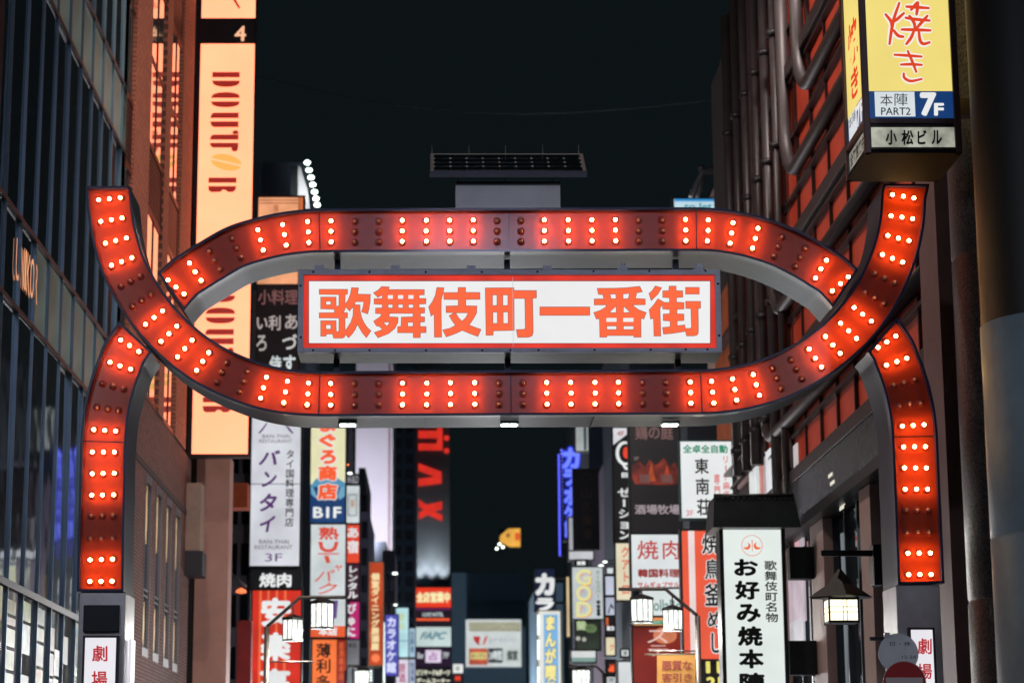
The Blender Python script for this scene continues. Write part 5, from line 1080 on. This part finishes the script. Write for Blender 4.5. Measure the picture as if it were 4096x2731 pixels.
for z in (zb0 - .02, zb1 - .05, (zb0 + zb1) / 2 + .02, (zb0 + zb1) / 2 - .05): mb.box(c.x - bw_ - .006, c.x + bw_ + .006, c.y - bw_ - .006, c.y + bw_ + .006, z, z + (.03 if z < zb0 or z > zb1 - .06 else .008))
for x_ in (c.x - .012, c.x + .04): mb.box(x_, x_ + .008, c.y - bw_ - .005, c.y - bw_, zb0, zb1)
mb.build('lantern_cage', IR, ln)

# street lamps with paired lanterns
def street_lamp(lab, Y, px, ptop, pkn, parm, lans, s=1.0):
    zt = at(px, ptop, Y).z; p = at(px, ptop, Y); k = at(pkn[0], pkn[1], Y); e = at(parm, pkn[1], Y)
    r = empty('street_lamp', (p.x, Y, 0), lab, 'street lamp', 'lantern street lamps along the alley')
    M = mat((110, 104, 100), .4, .5)
    MB().tube([(p.x, Y, 0), (p.x, Y, p.z)], .055 * s, 8).build('post', M, r)
    MB().tube([(p.x, Y, p.z), tuple(k), (e.x, Y, k.z)], .035 * s, 8).build('arm', M, r)
    m_ = at(px, ptop + 140, Y); MB().tube([(p.x, Y, m_.z), (p.x + (e.x - p.x) * .62, Y, m_.z)], .015 * s, 6).build('cross_bar', M, r)
    for (x, y, w_, h_) in lans:
        t = at(x, y - h_ / 2, Y); b = at(x, y + h_ / 2, Y); hw = (at(x + w_ / 2, y, Y).x - t.x)
        L = MB(); L.lathe([(hw * 1.15, b.z), (hw * 1.25, t.z - .05), (hw * 1.25, t.z), (.02, t.z)], 4, 'Z', (t.x, Y, 0), False); L = L.build('lantern', em((250, 255, 246), 1.5, .2, 8), r)
        c_ = MB(); c_.lathe([(hw * 1.4, t.z), (hw * 1.4, t.z + .05), (.03, t.z + .12)], 4, 'Z', (t.x, Y, 0), False); c_.lathe([(hw * 1.3, b.z - .04), (hw * 1.3, b.z)], 4, 'Z', (t.x, Y, 0), False)
        for a_ in range(8):
            an = a_ * math.pi / 4; rr2 = hw * (1.27 if a_ % 2 == 0 else .92); c_.tube([(t.x + rr2 * math.cos(an), Y + rr2 * math.sin(an), b.z), (t.x + rr2 * math.cos(an), Y + rr2 * math.sin(an), t.z)], .013 * s, 4)
        c_.build('lantern_cap', mat((44, 44, 46), .5, .3), L)
        MB().tube([(t.x, Y, t.z + .1), (t.x, Y, k.z if abs(y - pkn[1]) > 40 and x > min(pkn[0], parm) and x < max(pkn[0], parm) else t.z + .35)], .014 * s, 6).build('hanger', M, L)
        lamp('lantern_light', (t.x, Y - .0, b.z - .12), 120, (1, .98, .9), .1, 'POINT', r)
    return r
street_lamp('left alley street lamp with two square glowing lanterns on angled arm', 44, 1068, 2505, (1200, 2388), 1378, [(1172, 2517, 62, 76), (1289, 2460, 70, 92)])
street_lamp('right alley street lamp with two lanterns under a bent grey arm', 44.5, 2790, 2462, (2662, 2355), 2474, [(2567, 2440, 70, 84), (2690, 2478, 62, 74)])
street_lamp('distant right street lamp with a single bright lantern at the bottom', 70, 2415, 2690, (2385, 2664), 2275, [(2324, 2710, 56, 60)])
street_lamp('distant left street lamp with a single bright lantern at the bottom', 78, 1384, 2680, (1396, 2666), 1520, [(1448, 2712, 44, 60)])
# yellow banner
bn = empty('banner', tuple(at(2700, 2615, 46)), 'small yellow cloth banner with red-brown characters hung from a rod', 'banner')
MB().tube([tuple(at(2578, 2616, 46)), tuple(at(2786, 2614, 46))], .018, 8).build('rod', mat((150, 140, 120), .4, .5), bn)
n = 14; vs = []; fs = []
for i in range(n + 1):
    for j in range(9):
        p = at(2628 + (2782 - 2628) * i / n, 2618 + 230 * j / 8, 46); vs.append((p.x, 46 + .02 * math.sin(i * 1.1) * j / 8, p.z))
for i in range(n):
    for j in range(8): fs.append((i * 9 + j, i * 9 + j + 1, i * 9 + j + 10, i * 9 + j + 9))
MB().add(vs, fs, True).build('cloth', em((232, 160, 80), .3, .2, 3, base=(150, 110, 56), gloss=.9), bn)  # faint glow put into the cloth in place of lamp light
for s_, r_ in (('悪質な', (2647, 2640, 2768, 2680)), ('客引き', (2647, 2690, 2768, 2726)), ('お断り', (2647, 2738, 2768, 2776))):
    mb = MB(); fit_text(mb, s_, r_, lambda x, y: tuple(at(x, y, 45.94)), .03); mb.build('lettering', mat((120, 40, 30), .7), bn)
# road signs bottom right
YR = 23.0
rsn = empty('road_sign', tuple(at(3600, 2731, YR)), 'pole with a grey round restriction sign above a red no-entry disc', 'road sign')
p = at(3606, 2600, YR + .08); MB().tube([(p.x, YR + .08, 0), (p.x, YR + .08, at(3600, 2535, YR).z)], .035, 10).build('pole', mat((120, 120, 126), .4, .5), rsn)
def disc(cx_, cy_, r_, Y, m, nm, par, t=.012):
    c = at(cx_, cy_, Y); rr3 = at(cx_ + r_, cy_, Y).x - c.x
    return MB().lathe([(.001, t), (rr3, t), (rr3, 0), (.001, 0)], 40, 'Y', (c.x, Y, c.z), False).build(nm, m, par)
d1 = disc(3593, 2612, 80, YR, mat((214, 220, 226), .4, .1, noise=.15, key='d1'), 'round_plate', rsn)
mb = MB(); fit_text(mb, '日・休', (3560, 2564, 3644, 2582), lambda x, y: tuple(at(x, y, YR - .016)), .0); fit_text(mb, '12-24', (3608, 2620, 3664, 2632), lambda x, y: tuple(at(x, y, YR - .016)), 0); mb.build('lettering', mat((84, 88, 96), .5), d1)
bxp(3480, 2545, 3560, 2560, YR + .05, .05, 'plate_bracket', IR, rsn)
bxp(3538, 2528, 3562, 2546, YR - .02, .05, 'clamp', mat((190, 190, 196), .3, .6), rsn)
d2 = disc(3618, 2728, 86, YR - .04, mat((196, 190, 190), .4, .1), 'disc_edge', rsn); disc(3618, 2728, 83, YR - .055, mat((176, 26, 30), .4, noise=.1, key='noentry'), 'red_disc', d2); bxp(3543, 2708, 3693, 2748, YR - .07, .012, 'white_bar', mat((206, 196, 196), .4), d2)
# convenience-store stripe sign glimpsed at right
sign('striped convenience store fascia in orange, white and green by granite column', (3838, 2478, 3900, 3000), 30, [('p', None, em((226, 226, 236), .85)), ('p', (3838, 2486, 3900, 2532), em((236, 90, 50), .9)), ('p', (3838, 2560, 3900, 2640), em((40, 150, 90), .8)), ('p', (3838, 2668, 3900, 2720), em((236, 96, 50), .9))], d=.4)
# clutter between the corner column and the red sign
cl = empty('awning_lamp', tuple(at(950, 2370, 62)), 'warm glowing wall spot under a slanted awning rail left of red sign', 'lamp')
MB().tube([tuple(at(920, 2290, 62)), tuple(at(985, 2345, 62))], .04, 6).build('rail', GREY, cl); MB().tube([tuple(at(918, 2320, 62)), tuple(at(980, 2370, 62))], .03, 6).build('rail', GREY, cl)
p = at(965, 2364, 62); MB().lathe([(.01, .1), (.13, .04), (.15, -.03), (.02, -.06)], 10, 'Z', tuple(p)).build('lamp_head', em((255, 120, 70), 1.6, 0), cl)
ob_ = bxp(918, 1930, 989, 2028, 63, .8, 'awning_box', mat((196, 88, 50), .6, noise=.3, nscale=4, key='aw'), None); tag(ob_, 'rust-orange metal awning box between stone column and purple-lettered sign', 'awning')
rw = bxp(950, 2480, 1000, 2860, 66, .5, 'red_wall_panel', em((120, 22, 20), .5, .3), None); tag(rw, 'dull red lit wall panel low behind the stone column', 'wall panel')

# ================================================================ unseen lamps added down the alley, then what lights the front
for (lx_, ly_), wd_ in zip(((1.6, 63), (-1.8, 76), (1.5, 186), (2.4, 214), (4.2, 96), (-3.2, 104), (3.6, 128), (-2.6, 138), (1.8, 150)), ('in front of the tavern signboards', 'in front of the tuna shop sign', 'in front of the dark blue far building', 'in front of the cafe signboard', 'beside the ring-letter sign', 'beside the orange dining sign', 'beside the blue neon', 'beside the pale building', 'in front of the lettered tower')):  # lamps added out of view to brighten dark walls and signs
    hz_ = 4.8 if ly_ > 90 else 3.9; r_ = empty('street_lamp', (lx_, ly_, 0), 'unseen box-headed fill lamp added ' + wd_, 'street lamp', 'unseen fill lamps added further down the alley')
    MB().tube([(lx_, ly_, 0), (lx_, ly_, hz_)], .06, 8).build('post', GREY, r_); MB().box(lx_ - .2, lx_ + .2, ly_ - .2, ly_ + .2, hz_, hz_ + .3).build('lantern', em((250, 250, 240), 3, 0), r_); lamp('lantern_light', (lx_, ly_ - .3, hz_ + .1), (22000 if ly_ > 180 else 1500 if ly_ > 90 else 1100), (.95, .97, 1), .2, 'POINT', r_)
ot = empty('office_tower', (2, -34, 0), 'office tower across the avenue with a large white screen', 'building')
MB().box(-16, 20, -50, -34, 0, 40).build('wall', DK((70, 72, 78)), ot)
mb = MB().box(-.8, 4.6, -33.9, -33.6, 20.6, 24.2).build('screen', em((220, 218, 255), 22.0, .3, .5), ot)
for i in range(9):
    for j in range(8):
        if 3 <= i <= 5 and j == 5: continue
        MB().box(-15 + i * 3.8, -12 + i * 3.8, -33.98, -33.9, 2 + j * 4, 4.4 + j * 4).build('window', em((210, 200, 180), .5 if (i * 7 + j * 5) % 3 == 0 else .06, 0), ot)
for i, (x, y, pw) in enumerate(((-10.5, 12, 1000), (11.5, 10, 700))):  # unseen lamps added beside the viewer to fill the gate's front
    av = empty('avenue_fill_lamp', (x, y, 0), ('tall unseen fill lamp added left of the viewer', 'tall unseen fill lamp added right of the viewer')[i], 'street lamp')
    MB().tube([(x, y, 0), (x, y, 9.5), (x * .8, y, 10.2)], .09, 10).build('post', GREY, av)
    MB().box(x * .8 - .5, x * .8 + .5, y - .2, y + .2, 10.12, 10.28).build('lamp_head', GREY, av); MB().box(x * .8 - .45, x * .8 + .45, y - .16, y + .16, 10.09, 10.118).build('lamp_lens', em((230, 235, 255), 6, 0), av)
    lamp('avenue_fill_light', (x * .8, y, 9.95), pw, (.86, .9, 1.0), .3, 'POINT', av)

for nm_, lab_, loc_, tgt_, pw_, c_ in (('added_floodlight', 'unseen floodlight added on the glass building roof to brighten the red facade', (-5.6, 36, 21.2), (7, 42, 9), 4500, (1, .84, .72)),
                         ('added_floodlight', 'unseen floodlight added on the red building roof to brighten the brick facade', (6.7, 39, 20.4), (-6, 50, 6), 3400, (1, .9, .82))):  # unseen floodlights added to brighten the two side facades
    fl = empty(nm_, loc_, lab_, 'flood light'); x_, y_, z_ = loc_
    MB().box(x_ - .25, x_ + .25, y_ - .2, y_ + .2, z_, z_ + .3).build('housing', GREY, fl); MB().tube([(x_, y_, z_ - .2 if x_ < 0 else 20), (x_, y_, z_)], .04, 6).build('stand', GREY, fl)
    d_ = (Vector(tgt_) - Vector(loc_)).normalized(); o_ = lamp('facade_fill_beam', Vector(loc_) + d_ * .5 + Vector((0, 0, -.1)), pw_, c_, .25, 'SPOT', fl, spot=math.radians(120)); o_.rotation_euler = d_.to_track_quat('-Z', 'Y').to_euler()

# small bright lamps and bulb strips among the signs
for lab_, x_, y_, Y_, r_ in (('small white spot lamp on a bracket above the pale cyan sign', 1580, 2292, 120, .13), ('small white spot lamp just over the purple-blue sign', 1582, 2418, 117, .09), ('small warm spot lamp above the narrow stack of signs', 1400, 1892, 94, .09),
                             ('small pale lamp left of the unlit black signboard foot', 2404, 2262, 90, .1), ('small bright lamp by the black katakana sign base', 2420, 2246, 89, .08), ('tiny red-orange lamp over the tuna sign edge', 1391, 1858, 94, .05)):
    p_ = at(x_, y_, Y_); e_ = empty('spot_lamp', tuple(p_), lab_, 'lamp'); c_ = (255, 120, 60) if 'red' in lab_ else (240, 252, 240)
    MB().lathe([(.01, r_ * .5), (r_, r_ * .3), (r_ * 1.1, -r_ * .3), (.01, -r_ * .5)], 10, 'Z', tuple(p_)).build('lens', em(c_, 3, 0), e_)
    MB().tube([tuple(p_), (p_.x + (-.9 if x_ < 2000 else .9), Y_ + .1, p_.z + .2)], .03, 6).build('bracket', GREY, e_)
for lab_, x_, ya_, yb_, Y_, st_ in (('vertical row of white bulbs left of the purple karaoke sign', 1536, 2492, 2740, 117.5, 8), ('short row of paired white bulbs near the left street lamp', 1484, 2683, 2720, 100, 12), ('vertical bulb row beside the tall blue neon sign', 2246, 1800, 2140, 113.6, 14)):
    e_ = empty('bulb_strip', tuple(at(x_, yb_, Y_)), lab_, 'light strip'); mb = MB()
    for y_ in range(ya_, yb_, st_): mb.lathe([(.004, .045), (.055, .02), (.055, -.02), (.004, -.045)], 6, 'Z', tuple(at(x_, y_, Y_)))
    mb.build('bulb_row', em((235, 250, 245) if x_ < 2000 else (110, 120, 255), 2.0, 0), e_)['kind'] = 'stuff'
    a_, b_ = at(x_ - 3, ya_, Y_ + .1), at(x_ + 3, yb_, Y_ + .1); MB().box(a_.x, b_.x, Y_ + .08, Y_ + .14, b_.z, a_.z).build('backing', DARK, e_)

for lab_, a_, b_ in (('thin dark overhead cable crossing the night sky above the solar panel', (1010, 300, 75), (2930, 392, 60)),):
    P_, Q_ = at(*a_), at(*b_); e_ = empty('overhead_cable', tuple(P_), lab_, 'cable')
    MB().tube([tuple(P_.lerp(Q_, t / 16) - Vector((0, 0, .9 * math.sin(math.pi * t / 16)))) for t in range(17)], .008, 5).build('wire', mat((60, 70, 76), .6), e_)
